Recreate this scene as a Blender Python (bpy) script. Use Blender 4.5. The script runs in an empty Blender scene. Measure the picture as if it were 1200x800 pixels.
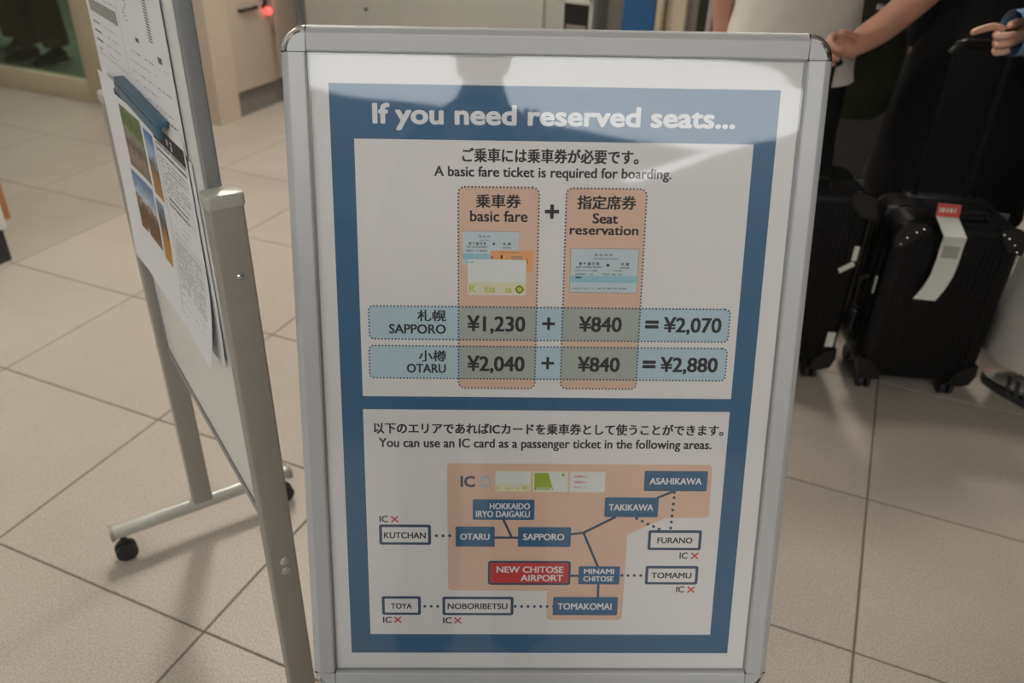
import bpy, math, random
from mathutils import Vector, Matrix, noise
random.seed(7)
C = bpy.context.scene.collection
SC = bpy.context.scene
# ------------------------------------------------------------------ camera
CAM_H = 1.44
PITCH, ROLL = 0.5508, 0.0346
fwd = Vector((0, math.cos(PITCH), -math.sin(PITCH)))
right = Vector((1, 0, 0)); up = right.cross(fwd)
c_, s_ = math.cos(ROLL), math.sin(ROLL)
cx = right*c_ + up*s_
cy = -right*s_ + up*c_
cz = fwd
cam = bpy.data.objects.new('camera', bpy.data.cameras.new('camera')); C.objects.link(cam)
cam.matrix_world = Matrix(((cx.x, cy.x, -cz.x, 0), (cx.y, cy.y, -cz.y, 0), (cx.z, cy.z, -cz.z, CAM_H), (0, 0, 0, 1)))
cam.data.sensor_width = 36; cam.data.lens = 29.05; cam.data.clip_start = 0.02
cam.data.dof.use_dof = True; cam.data.dof.focus_distance = 1.08; cam.data.dof.aperture_fstop = 4.5
SC.camera = cam
# ------------------------------------------------------------------ world, exposure
w = bpy.data.worlds.new('world'); SC.world = w; w.use_nodes = True
w.node_tree.nodes['Background'].inputs[0].default_value = (0.9, 0.95, 1, 1)
w.node_tree.nodes['Background'].inputs[1].default_value = 0.3
SC.view_settings.view_transform = 'Standard'; SC.view_settings.look = 'None'
SC.view_settings.gamma = 1; SC.view_settings.use_curve_mapping = False
SC.view_settings.exposure = 1.55
# ceiling lamps: (x, y, sx, sy, strength) ; strength is the emission of the diffuser
CEIL = 3.1
WARM = (1.0, 0.94, 0.86); COOL = (0.95, 0.98, 1.0)
KEY_LAMPS = [(-0.95, 3.0, 0.30, 0.30, 58, WARM), (1.15, 3.75, 0.30, 0.30, 56, WARM)]
ROOM_LAMPS = [(-2.9, 0.9, 0.9, 0.9, 3.0, WARM), (-0.9, 4.05, 0.8, 0.35, 7.5, WARM), (0.3, -1.9, 1.0, 0.6, 7.5, COOL), (-3.2, 6.6, 0.7, 0.7, 15, COOL)]  # last one: unseen lamp added to brighten the room behind the glass
HALL_LAMPS = [(0.0, -4.35, 9.4, 1.70), (3.55, -7.62, 3.4, 1.6)]
HALL_STRENGTH = 2.15

# ------------------------------------------------------------------ materials
def mat(name, col, rough=0.6, metal=0.0, var=0.06, scale=18, bump=0.0, bscale=60, spec=0.5, coat=0.0, emit=None, sheen=0.0):
    m = bpy.data.materials.new(name); m.use_nodes = True
    nt = m.node_tree; b = nt.nodes['Principled BSDF']
    tc = nt.nodes.new('ShaderNodeTexCoord')
    nz = nt.nodes.new('ShaderNodeTexNoise'); nz.inputs['Scale'].default_value = scale; nz.inputs['Detail'].default_value = 4
    nt.links.new(tc.outputs['Object'], nz.inputs['Vector'])
    rp = nt.nodes.new('ShaderNodeValToRGB')
    rp.color_ramp.elements[0].position = 0.3; rp.color_ramp.elements[1].position = 0.7
    rp.color_ramp.elements[0].color = (*[max(0, c*(1-var)) for c in col], 1)
    rp.color_ramp.elements[1].color = (*[min(1, c*(1+var)) for c in col], 1)
    nt.links.new(nz.outputs['Fac'], rp.inputs['Fac']); nt.links.new(rp.outputs['Color'], b.inputs['Base Color'])
    b.inputs['Roughness'].default_value = rough; b.inputs['Metallic'].default_value = metal
    b.inputs['Specular IOR Level'].default_value = spec; b.inputs['Coat Weight'].default_value = coat
    b.inputs['Sheen Weight'].default_value = sheen
    if bump:
        n2 = nt.nodes.new('ShaderNodeTexNoise'); n2.inputs['Scale'].default_value = bscale; n2.inputs['Detail'].default_value = 5
        nt.links.new(tc.outputs['Object'], n2.inputs['Vector'])
        bp = nt.nodes.new('ShaderNodeBump'); bp.inputs['Strength'].default_value = bump; bp.inputs['Distance'].default_value = 0.01
        nt.links.new(n2.outputs['Fac'], bp.inputs['Height']); nt.links.new(bp.outputs['Normal'], b.inputs['Normal'])
    if emit:
        b.inputs['Emission Color'].default_value = (*emit[0], 1); b.inputs['Emission Strength'].default_value = emit[1]
    return m

def tile_mat():
    m = mat('porcelain_tile', (0.50, 0.43, 0.36), rough=0.42, spec=0.4)
    nt = m.node_tree; b = nt.nodes['Principled BSDF']
    geo = nt.nodes.new('ShaderNodeNewGeometry'); oi = nt.nodes.new('ShaderNodeObjectInfo')
    def nz(scale, detail):
        n = nt.nodes.new('ShaderNodeTexNoise'); n.inputs['Scale'].default_value = scale; n.inputs['Detail'].default_value = detail
        nt.links.new(geo.outputs['Position'], n.inputs['Vector']); return n
    def ramp(n, p0, p1, c0, c1, out='Fac'):
        r = nt.nodes.new('ShaderNodeValToRGB'); r.color_ramp.elements[0].position = p0; r.color_ramp.elements[1].position = p1
        r.color_ramp.elements[0].color = (*c0, 1); r.color_ramp.elements[1].color = (*c1, 1)
        nt.links.new(n.outputs[out], r.inputs['Fac']); return r
    def mul(a, bb, fac=1.0):
        x = nt.nodes.new('ShaderNodeMix'); x.data_type = 'RGBA'; x.blend_type = 'MULTIPLY'; x.inputs['Factor'].default_value = fac
        nt.links.new(a.outputs[0] if a.bl_idname != 'ShaderNodeMix' else a.outputs[2], x.inputs[6])
        nt.links.new(bb.outputs[0] if bb.bl_idname != 'ShaderNodeMix' else bb.outputs[2], x.inputs[7]); return x
    base = ramp(nz(2.2, 4), 0.3, 0.7, (0.49, 0.43, 0.37), (0.56, 0.495, 0.43))
    sp1 = ramp(nz(330, 2), 0.36, 0.56, (0.58, 0.58, 0.56), (1, 1, 1))
    sp2 = ramp(nz(900, 1), 0.40, 0.60, (0.80, 0.80, 0.80), (1.0, 1.0, 1.0))
    r3 = nt.nodes.new('ShaderNodeValToRGB'); r3.color_ramp.elements[0].color = (0.93, 0.93, 0.93, 1); r3.color_ramp.elements[1].color = (1, 1, 1, 1)
    nt.links.new(oi.outputs['Random'], r3.inputs['Fac'])
    x = mul(mul(mul(base, sp1), sp2), r3)
    nt.links.new(x.outputs[2], b.inputs['Base Color'])
    return m

M = {}
M['tile'] = tile_mat()
M['grout'] = mat('floor_grout', (0.15, 0.12, 0.095), 0.9, bump=0.3)
M['alu'] = mat('satin_aluminium', (0.50, 0.51, 0.515), 0.42, 0.15, var=0.03, scale=6)
M['alu_side'] = mat('aluminium_edge', (0.42, 0.43, 0.43), 0.3, 0.8, var=0.03)
M['chrome'] = mat('polished_chrome', (0.78, 0.78, 0.78), 0.08, 1.0, var=0.02)
M['black_gap'] = mat('black_gasket', (0.02, 0.02, 0.02), 0.7)
M['paper'] = mat('poster_paper', (0.70, 0.69, 0.68), 0.75, var=0.015, scale=3, bump=0.05, bscale=9)
M['blue'] = mat('print_blue', (0.034, 0.118, 0.225), 0.6, var=0.04, scale=5)
M['navy'] = mat('print_navy', (0.035, 0.075, 0.13), 0.6, var=0.03)
M['ink'] = mat('print_black', (0.022, 0.022, 0.024), 0.6, var=0.03)
M['peach'] = mat('print_peach', (0.66, 0.46, 0.35), 0.65, var=0.03, scale=8)
M['pale_blue'] = mat('print_pale_blue', (0.42, 0.56, 0.63), 0.65, var=0.03, scale=8)
M['mixgrey'] = mat('print_grey_green', (0.36, 0.40, 0.365), 0.65, var=0.03, scale=8)
M['red'] = mat('print_red', (0.55, 0.045, 0.05), 0.6, var=0.04)
M['white_ink'] = mat('print_white', (0.70, 0.72, 0.74), 0.6, var=0.02)
M['ticket'] = mat('print_ticket', (0.50, 0.60, 0.64), 0.65, var=0.03)
M['teal'] = mat('print_teal', (0.28, 0.53, 0.62), 0.65, var=0.03)
M['orange'] = mat('print_orange', (0.76, 0.36, 0.15), 0.65, var=0.04)
M['lime'] = mat('print_lime', (0.50, 0.55, 0.10), 0.65, var=0.03)
M['green'] = mat('print_green', (0.30, 0.42, 0.04), 0.65, var=0.05)
M['card'] = mat('print_card', (0.66, 0.70, 0.68), 0.65, var=0.03)
M['cream'] = mat('print_cream', (0.66, 0.66, 0.47), 0.65, var=0.03)
M['sheet_ink'] = mat('toner', (0.10, 0.10, 0.105), 0.6)
M['grey_ink'] = mat('print_grey', (0.22, 0.23, 0.24), 0.65, var=0.2, scale=300)
M['bbred'] = mat('print_soft_red', (0.60, 0.15, 0.17), 0.65)
M['putty'] = mat('putty_paint', (0.31, 0.288, 0.252), 0.42, var=0.03, bump=0.03)
M['putty_light'] = mat('pale_steel', (0.46, 0.455, 0.41), 0.32, 0.2, var=0.03)
M['wb_frame'] = mat('grey_frame', (0.30, 0.315, 0.32), 0.38, 0.45, var=0.03)
M['wb_white'] = mat('whiteboard_enamel', (0.68, 0.70, 0.69), 0.22, var=0.02, scale=3)
M['sheet'] = mat('copy_paper', (0.74, 0.75, 0.76), 0.8, var=0.015, scale=4)
M['clip'] = mat('blue_clip', (0.045, 0.11, 0.17), 0.4, var=0.05)
M['rubber'] = mat('black_rubber', (0.02, 0.02, 0.021), 0.6)
M['suit'] = mat('black_polycarbonate', (0.004, 0.004, 0.0045), 0.36, var=0.1, spec=0.22)
M['suit_trim'] = mat('black_corner_guard', (0.006, 0.006, 0.006), 0.28, 0.1)
M['rivet'] = mat('rivet_steel', (0.6, 0.58, 0.55), 0.2, 1.0)
M['suit_zip'] = mat('grey_zip', (0.05, 0.05, 0.05), 0.5)
M['tagw'] = mat('baggage_tag_paper', (0.60, 0.61, 0.56), 0.6, var=0.04)
M['tagr'] = mat('baggage_tag_red', (0.60, 0.07, 0.06), 0.5)
M['taggrey'] = mat('baggage_tag_grey', (0.30, 0.31, 0.28), 0.6)
M['skin'] = mat('skin', (0.47, 0.235, 0.165), 0.5, var=0.08, scale=25, bump=0.05, bscale=120)
M['skin2'] = mat('skin_fair', (0.55, 0.31, 0.22), 0.5, var=0.08, scale=25, bump=0.05, bscale=120)
M['hair'] = mat('black_hair', (0.02, 0.016, 0.013), 0.45, bump=0.4, bscale=80)
M['tee'] = mat('offwhite_cotton', (0.62, 0.59, 0.53), 0.85, var=0.04, bump=0.12, bscale=30, sheen=0.2)
M['blackcloth'] = mat('black_cloth', (0.010, 0.010, 0.011), 0.9, var=0.1, bump=0.1, bscale=40, spec=0.15)
M['olive'] = mat('dark_olive_canvas', (0.026, 0.027, 0.016), 0.85, var=0.15, bump=0.2, bscale=60, spec=0.2)
M['denim'] = mat('denim_cuff', (0.11, 0.19, 0.30), 0.9, var=0.15, scale=120, bump=0.15, bscale=200)
M['navycloth'] = mat('navy_cloth', (0.012, 0.016, 0.030), 0.9, spec=0.2)
M['greycloth'] = mat('pale_grey_cloth', (0.36, 0.35, 0.32), 0.9, var=0.05, bump=0.15, bscale=30)
M['brown'] = mat('brown_cloth', (0.12, 0.065, 0.035), 0.9)
M['mustard'] = mat('mustard_cloth', (0.14, 0.10, 0.03), 0.9)
M['shoegrey'] = mat('shoe_suede', (0.33, 0.31, 0.27), 0.8, var=0.06, bump=0.15)
M['shoesole'] = mat('shoe_sole', (0.03, 0.03, 0.03), 0.7)
M['shoepink'] = mat('shoe_toe', (0.42, 0.27, 0.22), 0.7)
M['doorframe'] = mat('beige_door_frame', (0.50, 0.43, 0.31), 0.45, 0.1, var=0.04, scale=5)
M['beige'] = mat('beige_wall_panel', (0.50, 0.42, 0.33), 0.55, var=0.03, scale=3)
M['beige2'] = mat('beige_cabinet_door', (0.52, 0.44, 0.36), 0.5, var=0.03, scale=3)
M['kick'] = mat('grey_kickplate', (0.20, 0.18, 0.165), 0.5, var=0.04)
M['machine'] = mat('grey_green_steel', (0.40, 0.40, 0.355), 0.4, 0.15, var=0.05, scale=4)
M['machine_blue'] = mat('blue_enamel_panel', (0.012, 0.09, 0.23), 0.4, var=0.05)
M['wall'] = mat('offwhite_wall', (0.55, 0.50, 0.42), 0.7, var=0.03, scale=2)
M['shadewall'] = mat('shade_toned_wall', (0.012, 0.0115, 0.010), 0.65, var=0.06, scale=2)  # shade of the unlit far background put into a near-black wall colour
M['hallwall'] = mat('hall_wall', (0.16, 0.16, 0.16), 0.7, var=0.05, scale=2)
M['ceil'] = mat('ceiling_paint', (0.62, 0.62, 0.61), 0.8, var=0.02, scale=2)
M['counter'] = mat('white_counter_panel', (0.60, 0.60, 0.55), 0.5, var=0.03)
M['wood'] = mat('orange_wood_edge', (0.40, 0.18, 0.075), 0.5, var=0.12, scale=30)
M['ledred'] = mat('red_indicator', (0.7, 0.03, 0.03), 0.3, emit=((1, 0.06, 0.06), 1.2))
M['darkmetal'] = mat('dark_metal', (0.03, 0.028, 0.025), 0.4, 0.6)
M['carpet'] = mat('dim_green_floor', (0.15, 0.17, 0.13), 0.8, var=0.1)
M['lampframe'] = mat('lamp_frame', (0.6, 0.6, 0.6), 0.5)
def glass_film(name, rough=0.02, ior=1.5, tint=(1, 1, 1), bump=0.0, bscale=3.0, boost=1.0):
    m = bpy.data.materials.new(name); m.use_nodes = True; nt = m.node_tree; nt.nodes.clear()
    o = nt.nodes.new('ShaderNodeOutputMaterial'); mx = nt.nodes.new('ShaderNodeMixShader')
    t = nt.nodes.new('ShaderNodeBsdfTransparent'); t.inputs[0].default_value = (*tint, 1)
    g = nt.nodes.new('ShaderNodeBsdfGlossy'); g.inputs['Roughness'].default_value = rough
    fr = nt.nodes.new('ShaderNodeFresnel'); fr.inputs['IOR'].default_value = ior
    mu = nt.nodes.new('ShaderNodeMath'); mu.operation = 'MULTIPLY'; mu.inputs[1].default_value = boost; mu.use_clamp = True
    ge = nt.nodes.new('ShaderNodeNewGeometry'); fb_ = nt.nodes.new('ShaderNodeMath'); fb_.operation = 'SUBTRACT'; fb_.inputs[0].default_value = 1.0
    nt.links.new(ge.outputs['Backfacing'], fb_.inputs[1]); ff_ = nt.nodes.new('ShaderNodeMath'); ff_.operation = 'MULTIPLY'
    nt.links.new(fr.outputs[0], ff_.inputs[0]); nt.links.new(fb_.outputs[0], ff_.inputs[1]); fr_out = ff_.outputs[0]   # outer face of the pane only
    nt.links.new(fr_out, mu.inputs[0]); nt.links.new(mu.outputs[0], mx.inputs[0])
    nt.links.new(t.outputs[0], mx.inputs[1]); nt.links.new(g.outputs[0], mx.inputs[2]); nt.links.new(mx.outputs[0], o.inputs[0])
    if bump:
        tc = nt.nodes.new('ShaderNodeTexCoord'); nz = nt.nodes.new('ShaderNodeTexNoise'); nz.inputs['Scale'].default_value = bscale
        nz.inputs['Detail'].default_value = 2
        bp = nt.nodes.new('ShaderNodeBump'); bp.inputs['Strength'].default_value = bump; bp.inputs['Distance'].default_value = 0.02
        nt.links.new(tc.outputs['Object'], nz.inputs['Vector']); nt.links.new(nz.outputs['Fac'], bp.inputs['Height'])
        nt.links.new(bp.outputs['Normal'], g.inputs['Normal']); nt.links.new(bp.outputs['Normal'], fr.inputs['Normal'])
    return m
M['cover'] = glass_film('clear_poster_cover', 0.035, 1.5, bump=0.05, bscale=3.0, boost=1.3)
M['glass'] = glass_film('door_glass', 0.0, 1.5, tint=(0.62, 0.70, 0.60), boost=1.6)

# ------------------------------------------------------------------ mesh helpers (all coordinates in world metres)
class MB:
    def __init__(s): s.v = []; s.f = []; s.m = []; s.mats = []
    def mi(s, m):
        if m not in s.mats: s.mats.append(m)
        return s.mats.index(m)
    def add(s, vs, fs, m=None):
        n = len(s.v); s.v += [Vector(v) for v in vs]; k = s.mi(m) if m else 0
        for f in fs: s.f.append([n+i for i in f]); s.m.append(k)
        return s
    def box(s, c, d, R=None, m=None, bev=0.0):
        c = Vector(c); hx, hy, hz = d[0]/2, d[1]/2, d[2]/2; R = R or Matrix.Identity(3)
        if bev <= 0:
            vs = [c + R @ Vector((x*hx, y*hy, z*hz)) for z in (-1, 1) for y in (-1, 1) for x in (-1, 1)]
            return s.add(vs, [(0, 2, 3, 1), (4, 5, 7, 6), (0, 1, 5, 4), (2, 6, 7, 3), (0, 4, 6, 2), (1, 3, 7, 5)], m)
        # rounded in plan (x,y), chamfered at top and bottom
        pl = []
        for (sx, sy, a0) in ((1, 1, 0), (-1, 1, 90), (-1, -1, 180), (1, -1, 270)):
            for k in range(5):
                a = math.radians(a0 + k*22.5); pl.append((sx*(hx-bev) + bev*math.cos(a), sy*(hy-bev) + bev*math.sin(a)))
        rings = []
        cc = min(bev*0.6, hz*0.5)
        for z, k in ((-hz, 1), (-hz+cc*0.3, 0.3), (-hz+cc, 0), (hz-cc, 0), (hz-cc*0.3, 0.3), (hz, 1)):
            q = 1 - k*cc/max(hx, hy)
            rings.append([c + R @ Vector((x*(1-k*cc/hx*0.8), y*(1-k*cc/hy*0.8), z)) for x, y in pl])
        return s.loft(rings, m=m)
    def loft(s, rings, cap=True, m=None, closed=True):
        n = len(rings[0]); vs = [p for r in rings for p in r]; fs = []
        for i in range(len(rings)-1):
            for j in range(n if closed else n-1):
                a = i*n+j; b = i*n+(j+1) % n; fs.append((a, b, b+n, a+n))
        if cap and closed:
            fs.append(tuple(range(n-1, -1, -1))); fs.append(tuple(range(len(vs)-n, len(vs))))
        return s.add(vs, fs, m)
    def tube(s, pts, rad, n=10, m=None, cap=True, flat=1.0):
        pts = [Vector(p) for p in pts]; rad = rad if isinstance(rad, (list, tuple)) else [rad]*len(pts)
        rings = []; pu = None
        for i, p in enumerate(pts):
            t = (pts[min(i+1, len(pts)-1)] - pts[max(i-1, 0)]).normalized()
            if pu is None:
                pu = Vector((0, 0, 1)) if abs(t.z) < 0.9 else Vector((1, 0, 0))
            u = (pu - t*pu.dot(t)).normalized(); pu = u; v = t.cross(u)
            rings.append([p + (u*math.cos(2*math.pi*k/n)*flat + v*math.sin(2*math.pi*k/n))*rad[i] for k in range(n)])
        return s.loft(rings, cap, m)
    def sphere(s, c, r, n=12, m=None, sc=(1, 1, 1)):
        c = Vector(c); rings = []
        for i in range(n//2+1):
            a = math.pi*i/(n//2); rr = max(1e-4, math.sin(a))*r
            rings.append([c + Vector((rr*math.cos(2*math.pi*k/n)*sc[0], rr*math.sin(2*math.pi*k/n)*sc[1], -math.cos(a)*r*sc[2])) for k in range(n)])
        return s.loft(rings, False, m)
    def build(s, name, m=None, parent=None, smooth=False, label=None):
        me = bpy.data.meshes.new(name)
        off = parent_loc(parent) if parent else Vector((0, 0, 0))
        me.from_pydata([v-off for v in s.v], [], s.f); me.update()
        ms = s.mats or [m]
        for q in ms: me.materials.append(M[q] if isinstance(q, str) else q)
        if s.mats and len(s.mats) > 1: me.polygons.foreach_set('material_index', s.m)
        o = bpy.data.objects.new(name, me); C.objects.link(o)
        if parent: o.parent = parent
        if smooth:
            me.polygons.foreach_set('use_smooth', [True]*len(me.polygons))
            try: me.set_sharp_from_angle(angle=math.radians(40))
            except Exception: pass
        if label: o['label'] = label
        return o
def parent_loc(p):
    l = Vector((0, 0, 0))
    while p: l += p.location; p = p.parent
    return l
def thing(name, loc, label, cat, group=None):
    o = bpy.data.objects.new(name, None); C.objects.link(o); o.location = loc; o.empty_display_size = 0.1
    o['label'] = label; o['category'] = cat
    if group: o['group'] = group
    return o
def tag(o, label, cat, group=None):
    o['label'] = label; o['category'] = cat
    if group: o['group'] = group
    return o
def struct(o): o['kind'] = 'structure'; return o
def copy_tree(o, parent=None):
    c = o.copy(); C.objects.link(c)
    if parent: c.parent = parent
    for ch in list(o.children): copy_tree(ch, c)
    return c
def skin_mesh(verts, edges, radii, sub=2):
    me = bpy.data.meshes.new('tmp'); me.from_pydata([Vector(v) for v in verts], edges, []); me.update()
    o = bpy.data.objects.new('tmp', me); C.objects.link(o)
    o.modifiers.new('s', 'SKIN')
    for i, r in enumerate(radii):
        r = r if isinstance(r, (tuple, list)) else (r, r)
        me.skin_vertices[0].data[i].radius = r
        me.skin_vertices[0].data[i].use_root = (i == 0)
    ss = o.modifiers.new('u', 'SUBSURF'); ss.levels = sub; ss.render_levels = sub
    dg = bpy.context.evaluated_depsgraph_get(); dg.update()
    m2 = bpy.data.meshes.new_from_object(o.evaluated_get(dg))
    vs = [v.co.copy() for v in m2.vertices]; fs = [tuple(p.vertices) for p in m2.polygons]
    bpy.data.objects.remove(o); bpy.data.meshes.remove(me); bpy.data.meshes.remove(m2)
    return vs, fs

# room axes: e1 runs along the glass wall, e2 points away from the camera
e1 = Vector((0.9256, -0.3784, 0)); e2 = Vector((0.3784, 0.9256, 0)); EZ = Vector((0, 0, 1))
RR = Matrix((e1, e2, EZ)).transposed()
O = Vector((-1.665, 4.56, 0))
def W(a, b, z=0): return O + e1*a + e2*b + EZ*z
def wbox(mb, a0, a1, b0, b1, z0, z1, m=None, bev=0):
    return mb.box(W((a0+a1)/2, (b0+b1)/2, (z0+z1)/2), (a1-a0, b1-b0, z1-z0), RR, m, bev)

# ------------------------------------------------------------------ floor: grout bed + laid tiles
nA = -e2; mB = e1
A_L = [k*CAM_H for k in (-4.21, -3.79, -3.37, -2.948, -2.528, -2.108, -1.70, -1.292, -0.933, -0.572, -0.215, 0.142, 0.50)]
B_L = [k*CAM_H for k in (-3.97, -3.56, -3.15, -2.74, -2.333, -1.951, -1.543, -1.126, -0.701, -0.264, 0.173, 0.61, 1.045, 1.48, 1.915)]
A0, A1, B0, B1 = A_L[0], A_L[-1], B_L[0], B_L[-1]
def F(a, b, z=0): return nA*a + mB*b + EZ*z
fl = MB()
def fquad(a0, a1, b0, b1, z, m): fl.add([F(a0, b0, z), F(a1, b0, z), F(a1, b1, z), F(a0, b1, z)], [(0, 1, 2, 3)], m)
fquad(A0, A1, B0, B1, -0.0018, 'grout')
fquad(A1, 12.5, -7.5, 8.0, 0.0, 'tile')
fquad(A0, A1, B1, 8.0, 0.0, 'tile'); fquad(A0, A1, -7.5, B0, 0.0, 'tile')
fquad(-8.6, A0, -7.5, 8.0, 0.0, 'tile')
floor = struct(fl.build('floor'))
tile_me = {}
G = 0.0026
def tile(i, j):
    a0, a1, b0, b1 = A_L[i], A_L[i+1], B_L[j], B_L[j+1]
    key = (round(a1-a0, 4), round(b1-b0, 4))
    if key not in tile_me:
        ha, hb = key[0]/2-G, key[1]/2-G; c = 0.0012
        ring = lambda da, db, z: [Vector((x*(ha-da), y*(hb-db), z)) for x, y in ((-1, -1), (1, -1), (1, 1), (-1, 1))]
        v = ring(0, 0, -0.0018) + ring(0, 0, -c) + ring(c, c, 0)
        f = [(8, 9, 10, 11)] + [(k, (k+1) % 4, (k+1) % 4+4, k+4) for k in range(4)] + [(k+4, (k+1) % 4+4, (k+1) % 4+8, k+8) for k in range(4)]
        me = bpy.data.meshes.new('tile'); me.from_pydata(v, [], f); me.update(); me.materials.append(M['tile']); tile_me[key] = me
    o = bpy.data.objects.new('tile', tile_me[key]); C.objects.link(o); o.parent = floor
    p = F((a0+a1)/2, (b0+b1)/2)
    o.matrix_local = Matrix(((nA.x, mB.x, 0, p.x), (nA.y, mB.y, 0, p.y), (0, 0, 1, 0), (0, 0, 0, 1)))
for i in range(len(A_L)-1):
    for j in range(len(B_L)-1): tile(i, j)

# ------------------------------------------------------------------ room shell
def sbox(name, a0, a1, b0, b1, z0, z1, m): return struct(wbox(MB(), a0, a1, b0, b1, z0, z1).build(name, m))
BW = 0.78   # rear wall
sbox('ceiling', -4.7, 9.0, -15.5, 4.2, CEIL, CEIL+0.1, 'ceil')
sbox('wall_left', -4.7, -4.6, -15.5, 4.2, 0, CEIL, 'wall')
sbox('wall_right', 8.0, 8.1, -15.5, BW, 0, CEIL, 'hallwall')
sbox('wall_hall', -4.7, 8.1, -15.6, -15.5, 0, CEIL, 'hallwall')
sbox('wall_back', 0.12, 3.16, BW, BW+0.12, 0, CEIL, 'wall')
sbox('wall_back_shade_toned', 3.16, 8.1, BW, BW+0.12, 0, CEIL, 'shadewall')
sbox('wall_glass_room', -4.7, 0.12, 3.6, 3.7, 0, CEIL, 'hallwall')
sbox('wall_partition', 0.02, 0.12, BW, 3.7, 0, CEIL, 'hallwall')
struct(wbox(MB(), -4.6, 0.0, 0.06, 3.6, 0.0, 0.004).build('floor_inner', 'carpet'))
# glazed door wall: beige rails and stiles around a pane
gw = thing('door_1', W(-1.6, 0.03, 0), 'x', 'door'); del gw['label']; del gw['category']; struct(gw)
for (a0, a1) in ((-3.60, -3.50), (-0.945, -0.85)):
    wbox(MB(), a0, a1, -0.03, 0.05, 0, 2.5, bev=0.006).build('stile', 'doorframe', gw, True)
wbox(MB(), -3.50, -0.945, -0.025, 0.045, 0.0, 0.125, bev=0.006).build('bottom_rail', 'doorframe', gw, True)
wbox(MB(), -3.50, -0.945, -0.025, 0.045, 2.42, 2.5).build('top_rail', 'doorframe', gw)
wbox(MB(), -3.50, -0.945, 0.006, 0.012, 0.125, 2.42).build('pane', 'glass', gw)
sbox('wall_lintel', -4.6, 0.0, -0.03, 0.05, 2.5, CEIL, 'beige')
sbox('wall_left_of_door', -4.6, -3.62, -0.03, 0.05, 0, 2.5, 'beige')
sbox('trim_1', -0.845, -0.34, -0.03, 0.05, 0, 2.5, 'doorframe')
sbox('trim_2', -0.335, -0.125, -0.02, 0.06, 0, 2.5, 'beige')
sbox('trim_3', -0.13, -0.085, 0.0, 0.05, 0.14, 2.5, 'doorframe')
sbox('baseboard_corner', -0.14, -0.08, -0.012, 0.05, 0, 0.13, 'rubber')
sbox('wall_corner_pillar', -0.08, 0.02, -0.03, 0.14, 0, CEIL, 'beige')
sbox('wall_cabinet_side', -0.06, -0.0, 0.14, BW, 2.3, CEIL, 'beige')

# built-in cabinet along the return wall
cab = thing('cabinet', W(0.0, 0.42, 0), 'tall beige built-in cabinet with grey kickplate and black pull handle, left of the poster stand', 'cabinet')
wbox(MB(), -0.20, -0.025, 0.145, BW-0.005, 0.13, 2.3).build('body', 'beige', cab)
wbox(MB(), -0.20, -0.02, 0.145, BW-0.005, 0.0, 0.13).build('kickplate', 'kick', cab)
for (b0, b1) in ((0.15, 0.50), (0.562, 0.77)):
    d = wbox(MB(), -0.012, 0.008, b0, b1, 0.14, 2.28, bev=0.003).build('door', 'beige2', cab, True)
    if b0 < 0.3:
        hb = MB(); hb.tube([W(0.012, 0.245, 0.568), W(0.03, 0.25, 0.568), W(0.03, 0.385, 0.568), W(0.012, 0.39, 0.568)], 0.009, 8)
        hb.build('handle', 'darkmetal', d, True)
        lk = MB(); lk.tube([W(0.010, 0.455, 0.56), W(0.03, 0.455, 0.57), W(0.03, 0.455, 0.74)], 0.011, 8); lk.build('pull', 'darkmetal', d, True)
        rd = MB(); rd.sphere(W(0.03, 0.478, 0.535), 0.021, 12); rd.build('indicator', 'ledred', d, True, label='glowing red indicator')

# ticket machine bank seen over the top rail
tm = thing('ticket_machine', W(1.1, 0.55, 0), 'grey green steel ticket machine with a recessed slot, behind the top of the poster stand', 'machine')
wbox(MB(), 0.25, 1.955, 0.52, BW-0.002, 0.0, 1.9, bev=0.01).build('body', 'machine', tm, True)
wbox(MB(), 0.28, 1.70, 0.505, 0.52, 0.12, 1.2, bev=0.003).build('access_panel', 'machine', tm, True)
wbox(MB(), 1.716, 1.94, 0.505, 0.52, 0.12, 1.2, bev=0.003).build('access_panel', 'machine', tm, True)
lk = MB()
for z in (0.60, 0.66): MB().tube([W(0.665, 0.50, z), W(0.665, 0.507, z)], 0.009, 10).build('lock', 'darkmetal', tm)
sl = MB()
wbox(sl, 1.800, 1.960, 0.49, 0.506, 0.58, 0.595); wbox(sl, 1.800, 1.960, 0.49, 0.506, 0.74, 0.755)
wbox(sl, 1.800, 1.815, 0.49, 0.506, 0.58, 0.755); wbox(sl, 1.945, 1.960, 0.49, 0.506, 0.58, 0.755)
sf = sl.build('slot_frame', 'putty_light', tm)
wbox(MB(), 1.815, 1.945, 0.499, 0.506, 0.595, 0.74).build('slot_mouth', 'darkmetal', sf)
wbox(MB(), 1.830, 1.930, 0.485, 0.50, 0.60, 0.64).build('slot_flap', 'kick', sf)
bp = thing('blue_panel', W(2.2, 0.6, 0), 'bright blue standing panel beside the ticket machine, behind the poster stand', 'panel')
wbox(MB(), 2.11, 2.268, 0.50, 0.74, 0.03, 1.9, bev=0.006).build('panel', 'machine_blue', bp, True)
wbox(MB(), 2.272, 2.30, 0.50, 0.74, 0.0, 1.9, bev=0.004).build('edge_strip', 'doorframe', bp, True)
wbox(MB(), 2.09, 2.305, 0.48, 0.75, 0.0, 0.03).build('base', 'kick', bp)
sbox('trim_4', 2.31, 2.40, 0.56, BW, 0, 2.4, 'beige')
sbox('trim_5', 2.40, 2.455, 0.60, BW, 0, 2.4, 'kick')
for k, (a0, a1, m) in enumerate(((2.455, 2.495, 'olive'), (2.50, 2.525, 'putty'), (2.535, 2.56, 'rubber'), (2.57, 2.60, 'olive'))):
    sbox('trim_%d' % (6+k), a0, a1, 0.58, BW, 0, 2.4, m)

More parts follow.
